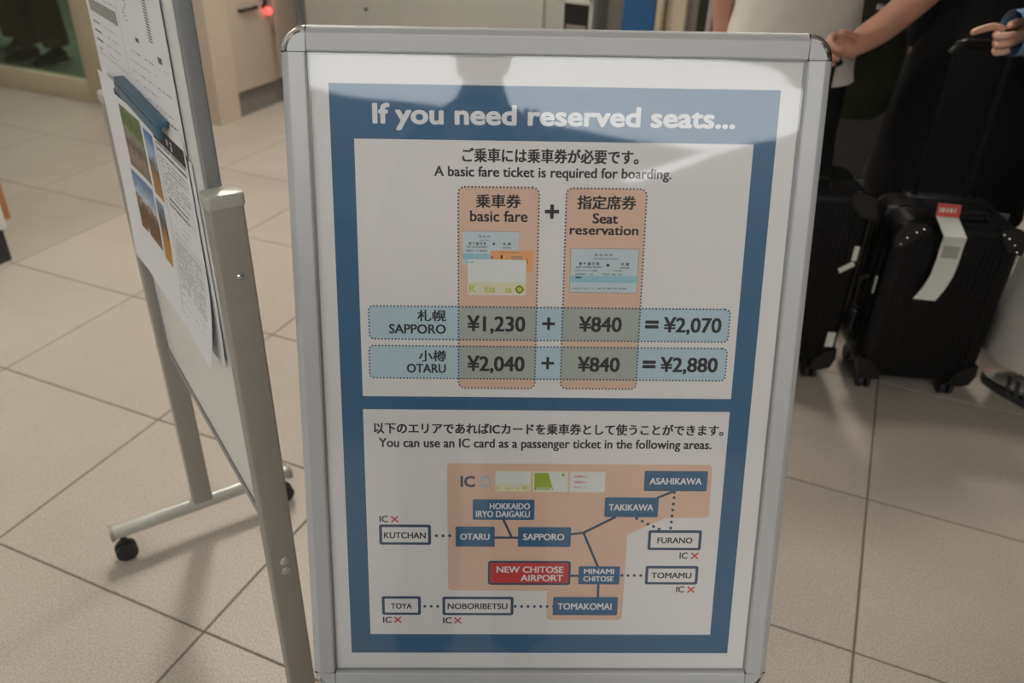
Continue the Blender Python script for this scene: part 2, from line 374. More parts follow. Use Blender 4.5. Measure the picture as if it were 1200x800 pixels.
# low counter corner, lower left
ct = thing('counter', W(-0.9, -1.9, 0), 'white counter with orange wood edge and black base at the left edge of the picture', 'counter')
cc = Vector((-1.895, 2.84, 0)); ca = (cc-O).dot(e1); cb = (cc-O).dot(e2)
wbox(MB(), ca-0.6, ca-0.012, cb-0.9, cb-0.03, 0.0, 0.13).build('base', 'rubber', ct)
wbox(MB(), ca-0.6, ca, cb-0.9, cb-0.018, 0.13, 0.85).build('panel', 'counter', ct)
wbox(MB(), ca-0.6, ca+0.004, cb-0.018, cb+0.006, 0.16, 0.87, bev=0.003).build('edge_trim', 'wood', ct, True)
wbox(MB(), ca-0.62, ca+0.01, cb-0.92, cb+0.01, 0.87, 0.9, bev=0.004).build('countertop', 'counter', ct, True)

# ------------------------------------------------------------------ ceiling lamps
def lamp(x, y, sx, sy, power, col, label, group, key):
    t = thing('ceiling_lamp', (x, y, CEIL-0.05), label, 'lamp', group)
    if key not in M: M[key] = mat('lamp_diffuser_'+key, (0.8, 0.8, 0.8), 0.5, emit=(col, power))
    fr = MB(); z = CEIL-0.025; th = 0.02
    for (dx, dy, lx, ly) in ((0, sy/2+th/2, sx+2*th, th), (0, -sy/2-th/2, sx+2*th, th), (sx/2+th/2, 0, th, sy), (-sx/2-th/2, 0, th, sy)):
        fr.box(Vector((x, y, z)) + RR @ Vector((dx, dy, 0)), (lx, ly, 0.05), RR)
    fr.build('frame', 'lampframe', t)
    MB().box((x, y, z), (sx, sy, 0.03), RR).build('diffuser', key, t)
for q, lb in zip(KEY_LAMPS, ('small square ceiling downlight beyond the notice board', 'small square ceiling downlight over the people with suitcases')): lamp(*q, lb, 'square downlights', 'key%d' % int(q[4]))
for q, lb in zip(ROOM_LAMPS, ('large square ceiling light panel over the floor left of the notice board', 'narrow ceiling light panel in front of the ticket machine', 'oblong ceiling light panel behind the viewpoint', 'added square ceiling light panel brightening the room beyond the glass door')): lamp(*q, lb, 'hall light panels', 'room%d' % int(q[4]*10))
for q, lb in zip(HALL_LAMPS, ('long luminous ceiling strip mirrored across the top of the poster cover', 'shorter luminous ceiling strip mirrored at the upper right of the poster cover')):
    lamp(*q, HALL_STRENGTH, COOL, lb, None, 'hall')
# ------------------------------------------------------------------ poster stand (board space: x right, y down, z out; mm)
SB = 1.07
yaw, rol, lean = 0.031, 0.010, 0.287
bu = Vector((math.cos(yaw)*math.cos(rol), math.sin(yaw)*math.cos(rol), math.sin(rol)))
nh = Vector((math.sin(yaw), -math.cos(yaw), 0))
bv = Vector((0, 0, -1))*math.cos(lean) + nh*math.sin(lean); bv = (bv - bu*bv.dot(bu)).normalized()
bn = bv.cross(bu).normalized()
if bn.y > 0: bn = -bn
P0 = Vector((-0.211, 0.914, -0.238))*SB + Vector((0, 0, CAM_H))
def B(x, y, z=0): return P0 + (bu*x + bv*y + bn*z)/1000
mid = B(267, 826, 0)
ps = thing('poster_stand', (mid.x, mid.y+0.1, 0), 'silver snap-frame poster stand with a blue and white reserved seats fare poster', 'poster stand')
# frame outer box
FX0, FX1, FY0, FY1, FWD = -52.5, 590.5, -63.5, 826.5, 29.5
prof = [(0, -22), (0, 0), (0.9, 2.6), (3.2, 5.2), (9.0, 8.4), (10.6, 8.7), (FWD-2.0, 6.8), (FWD-0.4, 5.6), (FWD, 4.0), (FWD, -22)]  # (inward, out)
def rail(name, p, q, inward, label=None):
    mb = MB(); ring = []
    for (px, py) in (p, q):
        ring.append([B(px + inward[0]*i, py + inward[1]*i, z) for i, z in prof])
    mb.loft(ring, cap=True)
    o = mb.build(name, 'alu', ps, False)
    for poly in o.data.polygons: poly.use_smooth = len(poly.vertices) == 4
    o.data.set_sharp_from_angle(angle=math.radians(16))
    return o
gp = 1.0
rail('frame_rail', (FX0+FWD+gp, FY0), (FX1-FWD-gp, FY0), (0, 1))
rail('frame_rail', (FX1-FWD-gp, FY1), (FX0+FWD+gp, FY1), (0, -1))
rail('frame_rail', (FX0, FY1-FWD-gp), (FX0, FY0+FWD+gp), (1, 0))
rail('frame_rail', (FX1, FY0+FWD+gp), (FX1, FY1-FWD-gp), (-1, 0))
# rounded chrome corners: quarter-turn of a rail section
for (X, Y, sx, sy) in ((FX0+FWD, FY0+FWD, -1, -1), (FX1-FWD, FY0+FWD, 1, -1), (FX0+FWD, FY1-FWD, -1, 1), (FX1-FWD, FY1-FWD, 1, 1)):
    mb = MB(); n = 14
    cprof = [(FWD, -22), (FWD, 0), (FWD-1.5, 4.5), (FWD-4.2, 7.2), (FWD-6.2, 8.2), (FWD-7.5, 7.6), (FWD-8.3, 6.9), (10, 6.6), (0, 6.4)]
    rings = []
    for k in range(n+1):
        a = math.pi/2*k/n
        rings.append([B(X + sx*r*math.cos(a), Y + sy*r*math.sin(a), z) for r, z in cprof])
    mb.loft(rings, cap=True, closed=False)
    co = mb.build('corner_cap', 'chrome', ps, True, label='rounded chrome corner cap')
    cf_ = MB(); rf = FWD-8.6
    ar_ = [(X, Y)] + [(X + sx*rf*math.cos(math.pi/2*k/n), Y + sy*rf*math.sin(math.pi/2*k/n)) for k in range(n+1)]
    cf_.loft([[B(x, y, z) for x, y in ar_] for z in (6.2, 7.3)], True)
    cf_.build('cap_face', 'alu', co)
    g = MB(); g.add([B(X, Y, 5.0), B(X+sx*(FWD-0.5), Y, 5.0), B(X+sx*(FWD-0.5), Y, -20), B(X, Y, -20)], [(0, 1, 2, 3)])
    g.box(B(X+sx*FWD*0.48, Y-sy*0.6, -7.0), (FWD*0.93/1000, 0.0016, 0.026), Matrix((bu, bv, bn)).transposed())
    g.box(B(X-sx*0.6, Y+sy*FWD*0.48, -7.0), (0.0016, FWD*0.93/1000, 0.026), Matrix((bu, bv, bn)).transposed())
    g.build('gap', 'black_gap', co)
BR3 = Matrix((bu, bv, bn)).transposed()
MB().box(B(269, 381.5, -14), (0.628, 0.872, 0.010), BR3).build('backing_board', 'kick', ps)
lip = MB()
for (x, y, lx, ly) in ((269, FY0+FWD+0.9, 584, 1.8), (269, FY1-FWD-0.9, 584, 1.8), (FX0+FWD+0.9, 381.5, 1.8, 830), (FX1-FWD-0.9, 381.5, 1.8, 830)):
    lip.box(B(x, y, -3), (lx/1000, ly/1000, 0.006), BR3)
lip.build('gasket', 'wb_frame', ps)
poster = MB().box(B(269, 381.5, -3.0-0.3), (0.588, 0.834, 0.0004), BR3).build('poster', 'paper', ps)
# clear cover, slightly cockled
cv = MB(); nx, ny = 44, 60; vs = []; fs = []
for j in range(ny+1):
    for i in range(nx+1):
        x = -22 + 582*i/nx; y = -33 + 829*j/ny
        ex = min(1, min(x+22, 560-x)/40); ey = min(1, min(y+33, 796-y)/40)
        h = noise.noise(Vector((x/190, y/230, 3.3)))*0.9 + noise.noise(Vector((x/90, y/110, 7.7)))*0.12
        vs.append(B(x, y, 1.0 + h*max(0, min(ex, ey))))
for j in range(ny):
    for i in range(nx): a = j*(nx+1)+i; fs.append((a, a+nx+1, a+nx+2, a+1))
cv.add(vs, fs); cvo = cv.build('cover_sheet', 'cover', ps, True, label='clear glossy cover sheet')

# --- printing
LZ = -2.97
def layer(k): return LZ + k*0.13
def poly(mb, pts, k, m=None): mb.add([B(x, y, layer(k)) for x, y in pts], [tuple(range(len(pts)))], m)
def rect(x0, y0, x1, y1): return [(x0, y0), (x1, y0), (x1, y1), (x0, y1)]
def rrect(x0, y0, x1, y1, r, n=5):
    p = []
    for (X, Y, a0) in ((x1-r, y0+r, 270), (x1-r, y1-r, 0), (x0+r, y1-r, 90), (x0+r, y0+r, 180)):
        for k in range(n+1):
            a = math.radians(a0+90*k/n); p.append((X+r*math.cos(a), Y+r*math.sin(a)))
    return p
EACH = ('ticket_column', 'fare_row', 'fare_cell', 'station_box', 'outlined_station_box', 'station_box_fill', 'card_picture', 'card_face', 'route_line', 'ticket_picture')
def prt(name, m, shapes, k, label=None):
    if name in EACH:
        for n_, sh in enumerate(shapes): o_ = MB(); poly(o_, sh, k + n_*0.003); o_.build(name, m, poster, label=label)
        return
    mb = MB()
    for sh in shapes: poly(mb, sh, k)
    o_ = mb.build(name, m, poster, label=label)
    if len(shapes) > 12: o_['kind'] = 'stuff'
    return o_
def line(p, q, wd):
    d = Vector((q[0]-p[0], q[1]-p[1])).normalized()*wd/2; n = (-d.y, d.x)
    return [(p[0]+n[0], p[1]+n[1]), (q[0]+n[0], q[1]+n[1]), (q[0]-n[0], q[1]-n[1]), (p[0]-n[0], p[1]-n[1])]
def dot(x, y, r, n=10): return [(x+r*math.cos(2*math.pi*k/n), y+r*math.sin(2*math.pi*k/n)) for k in range(n)]
def dots_along(pts, step, r, n=6):
    out = []; P = pts+[pts[0]]; acc = 0
    for a, b in zip(P, P[1:]):
        L = math.hypot(b[0]-a[0], b[1]-a[1])
        if L < 1e-9: continue
        t = -acc % step if acc else 0
        while t < L:
            out.append(dot(a[0]+(b[0]-a[0])*t/L, a[1]+(b[1]-a[1])*t/L, r, n)); t += step
        acc += L
        acc = acc % step
    return out
_tc = {}
def glyphs(s, bold, sp=1.0):
    key = (s, bold, sp)
    if key in _tc: return _tc[key]
    c = bpy.data.curves.new('t', 'FONT'); c.body = s; c.offset = bold; c.resolution_u = 3; c.space_character = sp
    o = bpy.data.objects.new('t', c); C.objects.link(o)
    dg = bpy.context.evaluated_depsgraph_get(); dg.update()
    me = bpy.data.meshes.new_from_object(o.evaluated_get(dg))
    vs = [(v.co.x, v.co.y) for v in me.vertices]; fs = [tuple(p.vertices) for p in me.polygons]
    bpy.data.objects.remove(o); bpy.data.curves.remove(c); bpy.data.meshes.remove(me)
    _tc[key] = (vs, fs); return vs, fs
CAPH = max(y for x, y in glyphs('H', 0)[0])
def text(mb, s, x0, x1, yb, cap, k, bold=0.0, cjk=False, sp=1.0, m=None, slant=0.0):
    vs, fs = glyphs(s, 0.0, sp); X0 = min(v[0] for v in vs); X1 = max(v[0] for v in vs)
    if cjk:
        Y0 = min(v[1] for v in vs); Y1 = max(v[1] for v in vs); sy = cap/(Y1-Y0); oy = Y0
    else: sy = cap/CAPH; oy = 0
    sx = (x1-x0)/(X1-X0)
    bb = bold*(1.25 if not cjk else 1.9)+(0.004 if bold > 0 else 0); strikes = [(0, 0)] if bold <= 0 else [(bb*math.cos(math.pi*q/4+0.39), bb*math.sin(math.pi*q/4+0.39)) for q in range(8)] if bold > 0.02 else [(bb, bb*0.5), (-bb, -bb*0.5), (bb, -bb*0.5), (-bb, bb*0.5)]
    for n_, (dx, dy) in enumerate(strikes):
        mb.add([B(x0+(x-X0+dx)*sx + slant*(y-oy)*sy, yb-(y-oy+dy)*sy, layer(k)+n_*0.004) for x, y in vs], fs, m)
def txt(name, m, items, k, label=None):
    for it in items:
        mb = MB(); text(mb, *it[:5], k, **(it[5] if len(it) > 5 else {}))
        mb.build(name, m, poster, label=label)
prt('blue_ground', 'blue', [rect(0, 0, 535, 770.5)], 0)
prt('fare_panel', 'paper', [rect(28, 63, 508, 387)], 1)
prt('map_panel', 'paper', [rect(27.5, 405, 508, 740.3)], 1)
txt('headline', 'white_ink', [('If you need reserved seats...', 51.5, 482.5, 44.2, 21.5, dict(bold=0.024))], 1.2, label='white bold headline reading If you need reserved seats...')
txt('lettering', 'ink', [('ご乗車には乗車券が必要です。', 157.3, 369.5, 88.5, 16.6, dict(cjk=True, bold=0.017)),
                         ('A basic fare ticket is required for boarding.', 123.4, 410.7, 105.3, 11.6, dict(bold=0.018))], 2)
# peach columns, pale rows
prt('ticket_column', 'peach', [rrect(152, 117.8, 250.6, 374.8, 8), rrect(283.8, 117.8, 382.2, 374.5, 8)], 2)
prt('fare_row', 'pale_blue', [rrect(39, 267, 497, 310, 6), rrect(38, 318.6, 497.5, 362, 6)], 3)
prt('fare_cell', 'mixgrey', [rect(152, 267, 250.6, 310), rect(283.8, 267, 382.2, 310), rect(152, 318.6, 250.6, 362), rect(283.8, 318.6, 382.2, 362)], 4)
dd = []
for r in (rrect(152, 117.8, 250.6, 374.8, 8), rrect(283.8, 117.8, 382.2, 374.5, 8), rrect(39, 267, 497, 310, 6), rrect(38, 318.6, 497.5, 362, 6)):
    dd += dots_along(r, 4.3, 1.2, 8)
o = prt('dotted_outline', 'navy', dd, 5.5); o['kind'] = 'stuff'
tb = dict(cjk=True, bold=0.014)
txt('lettering', 'ink', [('乗車券', 173.9, 228.1, 142.8, 16.4, tb), ('basic fare', 166.7, 236.7, 159.4, 13.0, dict(bold=0.014)),
                         ('指定席券', 298, 369.5, 143.0, 16.6, tb), ('Seat', 317.5, 348, 160.0, 11.8, dict(bold=0.0195)),
                         ('reservation', 289.7, 374, 174.0, 11.4, dict(bold=0.016))], 5)
def plus(x, y, r=8.2, t=3.6): return [rect(x-r, y-t/2, x+r, y+t/2), rect(x-t/2, y-r, x+t/2, y-t/2), rect(x-t/2, y+t/2, x+t/2, y+r)]
for q in ((266.8, 146.5, 8.8, 4.4), (266.4, 288.0), (266.6, 340.2)): prt('plus_sign', 'ink', plus(*q), 5)
pb = dict(bold=0.0195)
txt('lettering', 'ink', [('札幌', 100.3, 135.9, 286.2, 14.6, dict(cjk=True, bold=0.010)), ('SAPPORO', 64.5, 135.6, 302.3, 11.6, dict(bold=0.018)),
                         ('小樽', 101.6, 135.8, 339.2, 14.6, dict(cjk=True, bold=0.010)), ('OTARU', 86.0, 135.3, 354.3, 11.4, dict(bold=0.018)),
                         ('¥1,230', 163.7, 236.2, 298.4, 19.0, pb), ('¥840', 305.7, 359.0, 297.6, 18.6, pb), ('=', 390.6, 405.5, 297.4, 19, dict(bold=0.03)), ('¥2,070', 413.8, 486.6, 297.4, 18.6, pb),
                         ('¥2,040', 163.7, 236.2, 351.2, 19.0, pb), ('¥840', 305.9, 359.0, 350.8, 18.6, pb), ('=', 390.2, 405.0, 350.4, 19, dict(bold=0.03)), ('¥2,880', 413.0, 486.0, 350.2, 18.6, pb)], 5.2)
# pictured tickets and card
prt('ticket_picture', 'ticket', [rect(157.3, 172, 227, 213.5)], 3.2)
prt('ticket_band', 'teal', [rect(157.3, 199.2, 192, 206.8)], 3.6)
prt('orange_ticket_picture', 'orange', [rect(191.8, 195.4, 245.3, 206.8), rect(236.5, 206.8, 245.3, 221.4)], 3.8)
prt('card_picture', 'card', [rrect(163.8, 206.5, 236.6, 251.6, 3)], 4.2)
prt('card_band', 'cream', [rect(163.8, 235.0, 236.6, 250.4)], 4.5)
txt('lettering', 'lime', [('K', 166.0, 174.0, 248.2, 9.2, dict(bold=0.014)), ('ta', 184.5, 198.5, 248.2, 9.2, dict(bold=0.014)), ('a', 211, 219.0, 248.2, 9.2, dict(bold=0.014))], 5)
prt('card_emblem', 'lime', [[(221.5, 244), (228.6, 237), (235.8, 244), (228.6, 251)]], 4.8)
def ringp(x, y, r0, r1, n=20):
    out = []
    for k in range(n):
        a, b = 2*math.pi*k/n, 2*math.pi*(k+1)/n
        out.append([(x+r0*math.cos(a), y+r0*math.sin(a)), (x+r1*math.cos(a), y+r1*math.sin(a)), (x+r1*math.cos(b), y+r1*math.sin(b)), (x+r0*math.cos(b), y+r0*math.sin(b))])
    return out
prt('card_emblem_ring', 'ink', ringp(228.6, 244, 3.4, 4.6), 5.1)
prt('ticket_picture', 'ticket', [rect(291.3, 191.2, 376.6, 247.3)], 3.2)
prt('ticket_band', 'teal', [rect(291.3, 225.6, 376.6, 234.3)], 3.6)
for (x0, y0, x1, y1) in ((291.3, 191.2, 376.6, 191.8), (291.3, 246.8, 376.6, 247.4), (291.2, 191.2, 291.8, 247.3), (376.2, 191.2, 376.8, 247.3), (157.3, 171.6, 227, 172.1)): eb = MB(); poly(eb, rect(x0, y0, x1, y1), 3.5); eb.build('ticket_border', 'grey_ink', poster)
fine = [('乗 車 券', 177, 191, 179.5, 2.8, dict(cjk=True)), ('(FARE TICKET)', 178.5, 191, 183.6, 1.5), ('新 千 歳 空 港', 165, 186, 188.6, 3.6, dict(cjk=True, bold=0.01)), ('NEW CHITOSE AIRPORT', 162.5, 188.5, 192.0, 1.9, dict(bold=0.01)),
        ('札 幌', 207.5, 217, 188.6, 3.4, dict(cjk=True, bold=0.01)), ('SAPPORO', 207, 217, 192.6, 1.9, dict(bold=0.01)), ('経由:千歳線', 161.5, 187.5, 197.0, 2.4, dict(cjk=True)), ('¥1,230', 161.5, 170.5, 211.2, 2.0),
        ('指 定 席 券', 321, 344, 200.8, 3.2, dict(cjk=True)), ('(RESERVED SEAT TICKET)', 319.5, 351.5, 204.9, 1.8), ('新 千 歳 空 港', 302.5, 327.5, 212.3, 4.0, dict(cjk=True, bold=0.01)), ('NEW CHITOSE AIRPORT', 299, 331, 215.8, 2.0, dict(bold=0.012)),
        ('札 幌', 355, 365, 212.5, 3.8, dict(cjk=True, bold=0.01)), ('SAPPORO', 354, 366, 216.2, 2.0, dict(bold=0.012)), ('12月12日 (12:30発)', 298, 326, 220.6, 2.9, dict(cjk=True)), ('(13:07着)', 345, 357, 220.4, 2.7, dict(cjk=True)),
        ('AIRPORT   123', 298, 320, 224.9, 2.3), ('1号車 1番 A席', 331.5, 357, 224.9, 2.5, dict(cjk=True)), ('¥840', 298.5, 306, 229.2, 2.4, dict(bold=0.02)), ('2020.12.11  新千歳空港駅', 294.5, 364, 242.8, 2.4, dict(cjk=True)),
        ('NEW CHITOSE AIRPORT', 203.5, 227.5, 198.2, 1.3), ('▸ SAPPORO', 216, 231, 204.0, 1.8, dict(bold=0.01))]
fm = MB()
for it in fine: text(fm, *it[:5], 5, **(it[5] if len(it) > 5 else {}))
for (x, y, r) in ((196, 187, 1.5), (338.5, 212, 1.9), (212, 205.6, 0.7)): poly(fm, dot(x, y, r), 5)
for k in range(5): poly(fm, rect(219+k*2.7, 205.1, 220.6+k*2.7, 206.2), 5)
for k in range(4): poly(fm, rect(237.2, 205.6+k*1.7, 238.6, 206.6+k*1.7), 5)
poly(fm, rect(193, 202.6, 194.4, 205.2), 5); poly(fm, rect(204.5, 200.8, 206.8, 205.6), 5)
fm.build('fine_print', 'ink', poster)['kind'] = 'stuff'
# --- route map panel
txt('lettering', 'ink', [('以下のエリアであればICカードを乗車券として使うことができます。', 41.0, 501.5, 438.6, 15.2, dict(cjk=True, bold=0.016)),
                         ('You can use an IC card as a passenger ticket in the following areas.', 47.3, 487.3, 457.4, 12.2, dict(bold=0.017))], 2)
def region():
    p = []
    def arc(X, Y, r, a0, a1):
        for k in range(6):
            a = math.radians(a0+(a1-a0)*k/5); p.append((X+r*math.cos(a), Y+r*math.sin(a)))
    arc(485, 486.2, 6, 270, 360); arc(486, 551.5, 6, 0, 90); p.append((433.2, 558.2)); p.append((382.0, 583.9)); arc(375, 710.5, 6, 0, 90); arc(280.5, 710.5, 6, 90, 180); p.append((274.5, 670.6)); arc(143, 664.6, 6, 90, 180); arc(142.5, 486.2, 6, 180, 270)
    return p
prt('service_area', 'peach', [region()], 2)
links = [line((200.7, 589), (232.8, 589), 3.4), line((212.5, 562), (224.2, 589), 3.4), line((304, 583.6), (322, 581), 3.4), line((322, 581), (365, 557), 3.6), line((321.9, 581), (343.5, 632.5), 3.4),
         line((419, 529), (443, 517.8), 3.6), line((305, 647), (318, 647), 3.4), line((345.4, 659), (345.8, 681), 3.4)]
prt('route_line', 'navy', links, 3)
boxes = [(170.6, 532.2, 254.1, 562.4), (147.5, 572.6, 200.8, 603), (232.5, 572.8, 304.9, 602.8), (349.0, 528.1, 422.0, 557.3), (400.6, 489.2, 485.8, 518.5), (317.3, 632.1, 374.6, 660.2), (283.2, 680.1, 374.0, 709.0)]
prt('station_box', 'blue', [rrect(*b, 2) for b in boxes], 3.6)
wl = dict(bold=0.018)
txt('station_name', 'white_ink', [('HOKKAIDO', 193.9, 247.7, 546.3, 8.7, wl), ('IRYO DAIGAKU', 175.4, 247.9, 558.1, 8.8, wl), ('OTARU', 154.0, 193.5, 592.2, 9.0, wl), ('SAPPORO', 239.8, 295.6, 592.3, 9.2, wl),
                           ('TAKIKAWA', 355, 415, 547.3, 9.1, wl), ('ASAHIKAWA', 408.3, 478, 508.5, 9.0, wl), ('MINAMI', 325, 366.4, 643.8, 7.6, wl), ('CHITOSE', 324.4, 366, 655.3, 7.5, wl), ('TOMAKOMAI', 290.1, 365.4, 699.9, 9.8, wl)], 4.4)
prt('airport_box_edge', 'navy', [rrect(192.0, 624.2, 306.3, 661.5, 4)], 3.6)
prt('airport_box', 'red', [rrect(195.2, 627.3, 303.2, 658.4, 1.6)], 4.0)
txt('station_name', 'white_ink', [('NEW CHITOSE', 204.2, 296, 642.2, 9.2, dict(bold=0.018)), ('AIRPORT', 237.6, 295.6, 655.2, 9.3, dict(bold=0.018))], 4.4)
outl = [(43.8, 570.1, 114.1, 600.4), (44.6, 679.8, 98.9, 709.3), (128.8, 680.2, 228.1, 709.5), (410.7, 576.6, 484.4, 606.8), (410.1, 631.1, 483.7, 660.0)]
prt('outlined_station_box', 'navy', [rrect(*b, 3) for b in outl], 3.0)
prt('station_box_fill', 'paper', [rrect(b[0]+4, b[1]+4, b[2]-4, b[3]-3.6, 0.8) for b in outl], 3.5)
dk = dict(bold=0.016)
txt('station_name', 'ink', [('KUTCHAN', 50.6, 106.7, 590.6, 8.9, dk), ('TOYA', 57.4, 86.2, 699.3, 8.3, dk), ('NOBORIBETSU', 136.4, 219.4, 699.5, 8.7, dk), ('FURANO', 424.0, 471.9, 596.2, 8.5, dk), ('TOMAMU', 419.0, 474.2, 650.2, 8.7, dk)], 4.2)
ics = [(45.0, 56.0, 566.7), (45.9, 57.5, 721.9), (129.8, 141.6, 722.6), (456.2, 466.8, 619.9), (455, 465.6, 672.2)]
txt('lettering', 'ink', [('IC', a, b, y, 9.2, dk) for a, b, y in ics], 2.4)
xs = [(59.8, 557.4), (60.7, 712.1), (144.6, 713.0), (471.3, 610.6), (469.9, 663.0)]
for (x, y) in xs:
    rc = MB(); poly(rc, line((x+0.7, y+0.4), (x+10.4, y+9.6), 2.1), 2.4); poly(rc, line((x+10.4, y+0.4), (x+0.7, y+9.6), 2.1), 2.45); rc.build('red_cross', 'red', poster)
dts = [(121.4, 586.7), (130.6, 586.7), (139.6, 586.6), (442.5, 520.5), (442.5, 528.2), (442.1, 537.4), (441.8, 546.4), (441.5, 555.4), (441.2, 564.3), (440.9, 573.4), (393.6, 559.3), (401.4, 563.3), (409.3, 567.6), (417.2, 571.1), (425.1, 575.2),
       (104.2, 695.7), (113.3, 695.6), (122.2, 695.6), (377.6, 646.2), (386.1, 646.2), (395, 646.2), (403.9, 646.1)] + [(230.6+8.9*k, 695.4) for k in range(7)]
prt('dotted_line', 'navy', [dot(x, y, 2.2, 12) for x, y in dts], 2.8)
txt('lettering', 'navy', [('IC', 154.9, 173.1, 513.7, 14.8, dict(bold=0.022))], 3)
prt('ring_symbol', 'teal', ringp(186.9, 506.3, 5.6, 8.2, 28), 3)
cards = [(201.0, 490.8, 248.6, 520.4), (251.0, 490.8, 298.4, 520.6), (300.6, 491.0, 348.6, 521.0)]
prt('card_picture', 'cream', [rrect(*b, 1.5) for b in cards], 3)
prt('card_face', 'card', [rect(201.8, 491.6, 247.8, 508.5), rect(251.9, 491.8, 297.6, 519.6), rect(301.6, 492.0, 347.6, 519.8)], 3.4)
prt('card_green', 'green', [[(252.9, 493), (271.7, 493), (278.8, 518), (253, 518)]], 3.8)
prt('card_emblem', 'lime', [[(236.5, 515), (240.5, 511.5), (244.5, 515), (240.5, 518.5)]], 3.8)
prt('card_emblem', 'green', [dot(291.5, 495.7, 2.3)], 3.8)
txt('lettering', 'lime', [('K', 203.0, 206.4, 517.2, 3.6, dict(bold=0.02)), ('ta', 213.3, 220.5, 517.2, 3.4, dict(bold=0.02)), ('a', 229, 232.4, 517.2, 3.4, dict(bold=0.02))], 4.2)
txt('lettering', 'white_ink', [('SUICA', 256.0, 277.4, 517.2, 3.2, dict(bold=0.012, sp=1.3))], 4.3)
txt('lettering', 'bbred', [('交通系 IC', 306.0, 324, 499.6, 3.2, dict(cjk=True, bold=0.02)), ('全国相互 IC', 306.0, 324, 507.8, 3.2, dict(cjk=True, bold=0.02)), ('利用 カード', 306.0, 323, 515.0, 2.8, dict(cjk=True, bold=0.01))], 4.2)
# legs and rear frame of the stand
lg = MB()
def leg(x, y0, z0, foot):
    p = B(x, y0, z0); return p, foot
for x in (FX0+FWD/2, FX1-FWD/2):
    top = B(x, FY1+2, -12); dz = top.z-0.012; foot = top + bv*(dz/-bv.z)
    MB().tube([top, foot], 0.012, 12).build('front_leg', 'alu', ps, True)
    MB().tube([foot+EZ*0.03, Vector((foot.x, foot.y, 0.0))], 0.016, 12).build('foot', 'rubber', ps, True)
for x in (FX0+60, FX1-60):
    top = B(x, FY0+30, -26); foot = Vector((top.x, top.y+0.30, 0.0))
    MB().tube([top, foot+EZ*0.012], 0.011, 12).build('rear_leg', 'alu', ps, True)
    MB().tube([foot+EZ*0.03, foot], 0.015, 12).build('foot', 'rubber', ps, True)
t0 = B(FX0+60, FY0+30, -26); t1 = B(FX1-60, FY0+30, -26)
MB().tube([t0+Vector((0, 0.2, -0.75)), t1+Vector((0, 0.2, -0.75))], 0.009, 10).build('crossbar', 'alu', ps, True)

# ------------------------------------------------------------------ notice board on castors, left
Fp = Vector((-0.71, 1.447, 0)); dv = Vector((0.565, -0.825, 0)).normalized(); mv = Vector((0.825, 0.565, 0)).normalized()
RB = Matrix((dv, mv, EZ)).transposed()
def N(s, o, z): return Fp + dv*s + mv*o + EZ*z
def nbox(mb, s0, s1, o0, o1, z0, z1, m=None, bev=0): return mb.box(N((s0+s1)/2, (o0+o1)/2, (z0+z1)/2), (s1-s0, o1-o0, z1-z0), RB, m, bev)
nb = thing('notice_board', N(0.32, 0, 0), 'white notice board in a grey metal frame on castors, with printed sheets clipped on', 'notice board')
ZT = 1.85; ZB = 0.512
for (s, zt) in ((0.0, 1.026), (0.648, 1.062)):
    p = nbox(MB(), s-0.014, s+0.014, -0.0245, 0.0178, 0.085, zt, bev=0.004).build('post', 'putty', nb, True)
    cap = MB(); nbox(cap, s-0.016, s+0.016, -0.0265, 0.0198, zt-0.006, zt+0.012, bev=0.006); cap.build('post_cap', 'putty_light', p, True)
    b1 = MB(); sd = s+0.014 if s > 0.3 else s-0.014
    sg = 1 if s > 0.3 else -1
    b1.sphere(N(sd, -0.001, 0.968), 0.0052, 12, sc=(1, 1, 1)); b1.build('screw', 'chrome', p, True)
    b2 = MB()
    for z in (0.477, 0.456):
        b2.tube([N(sd, -0.001, z), N(sd+sg*0.0015, -0.001, z), N(sd+sg*0.003, -0.001, z)], [0.0085, 0.0075, 0.004], 14)
    b2.build('rivet', 'putty_light', p, True)
    # foot bar
    fb = MB(); fb.tube([N(s, -0.205, 0.083), N(s, 0.205, 0.083)], 0.0165, 16); f_ = fb.build('foot_bar', 'putty_light', nb, True)
    for so in (-1, 1):
        MB().tube([N(s, so*0.200, 0.083), N(s, so*0.209, 0.083)], 0.0195, 14).build('end_cap', 'putty', f_, True)
        cs = MB(); cs.tube([N(s, so*0.185, 0.07), N(s, so*0.185, 0.046)], 0.007, 8)
        cs.tube([N(s-0.013, so*0.185, 0.0235), N(s-0.004, so*0.185, 0.0235)], 0.0235, 16); cs.tube([N(s+0.004, so*0.185, 0.0235), N(s+0.013, so*0.185, 0.0235)], 0.0235, 16)
        nbox(cs, s-0.004, s+0.004, so*0.185-0.012, so*0.185+0.012, 0.02, 0.05)
        cs.build('castor', 'rubber', f_, True)
brd = nbox(MB(), 0.025, 0.608, -0.0100, 0.007, ZB+0.006, ZT-0.006).build('panel', 'wb_white', nb)
for (s0, s1, z0, z1) in ((0.020, 0.034, ZB, ZT), (0.600, 0.612, ZB, ZT), (0.034, 0.600, ZB, ZB+0.014), (0.034, 0.600, ZT-0.014, ZT)):
    fr = nbox(MB(), s0, s1, -0.0115, 0.008, z0, z1, bev=0.003).build('frame_strip', 'wb_frame', nb, True)
gm = MB(); nbox(gm, 0.038, 0.041, -0.0106, -0.0100, ZB+0.02, ZT-0.02); nbox(gm, 0.041, 0.598, -0.0106, -0.0100, ZB+0.018, ZB+0.021)
gm.build('frame_joint', 'black_gap', brd)
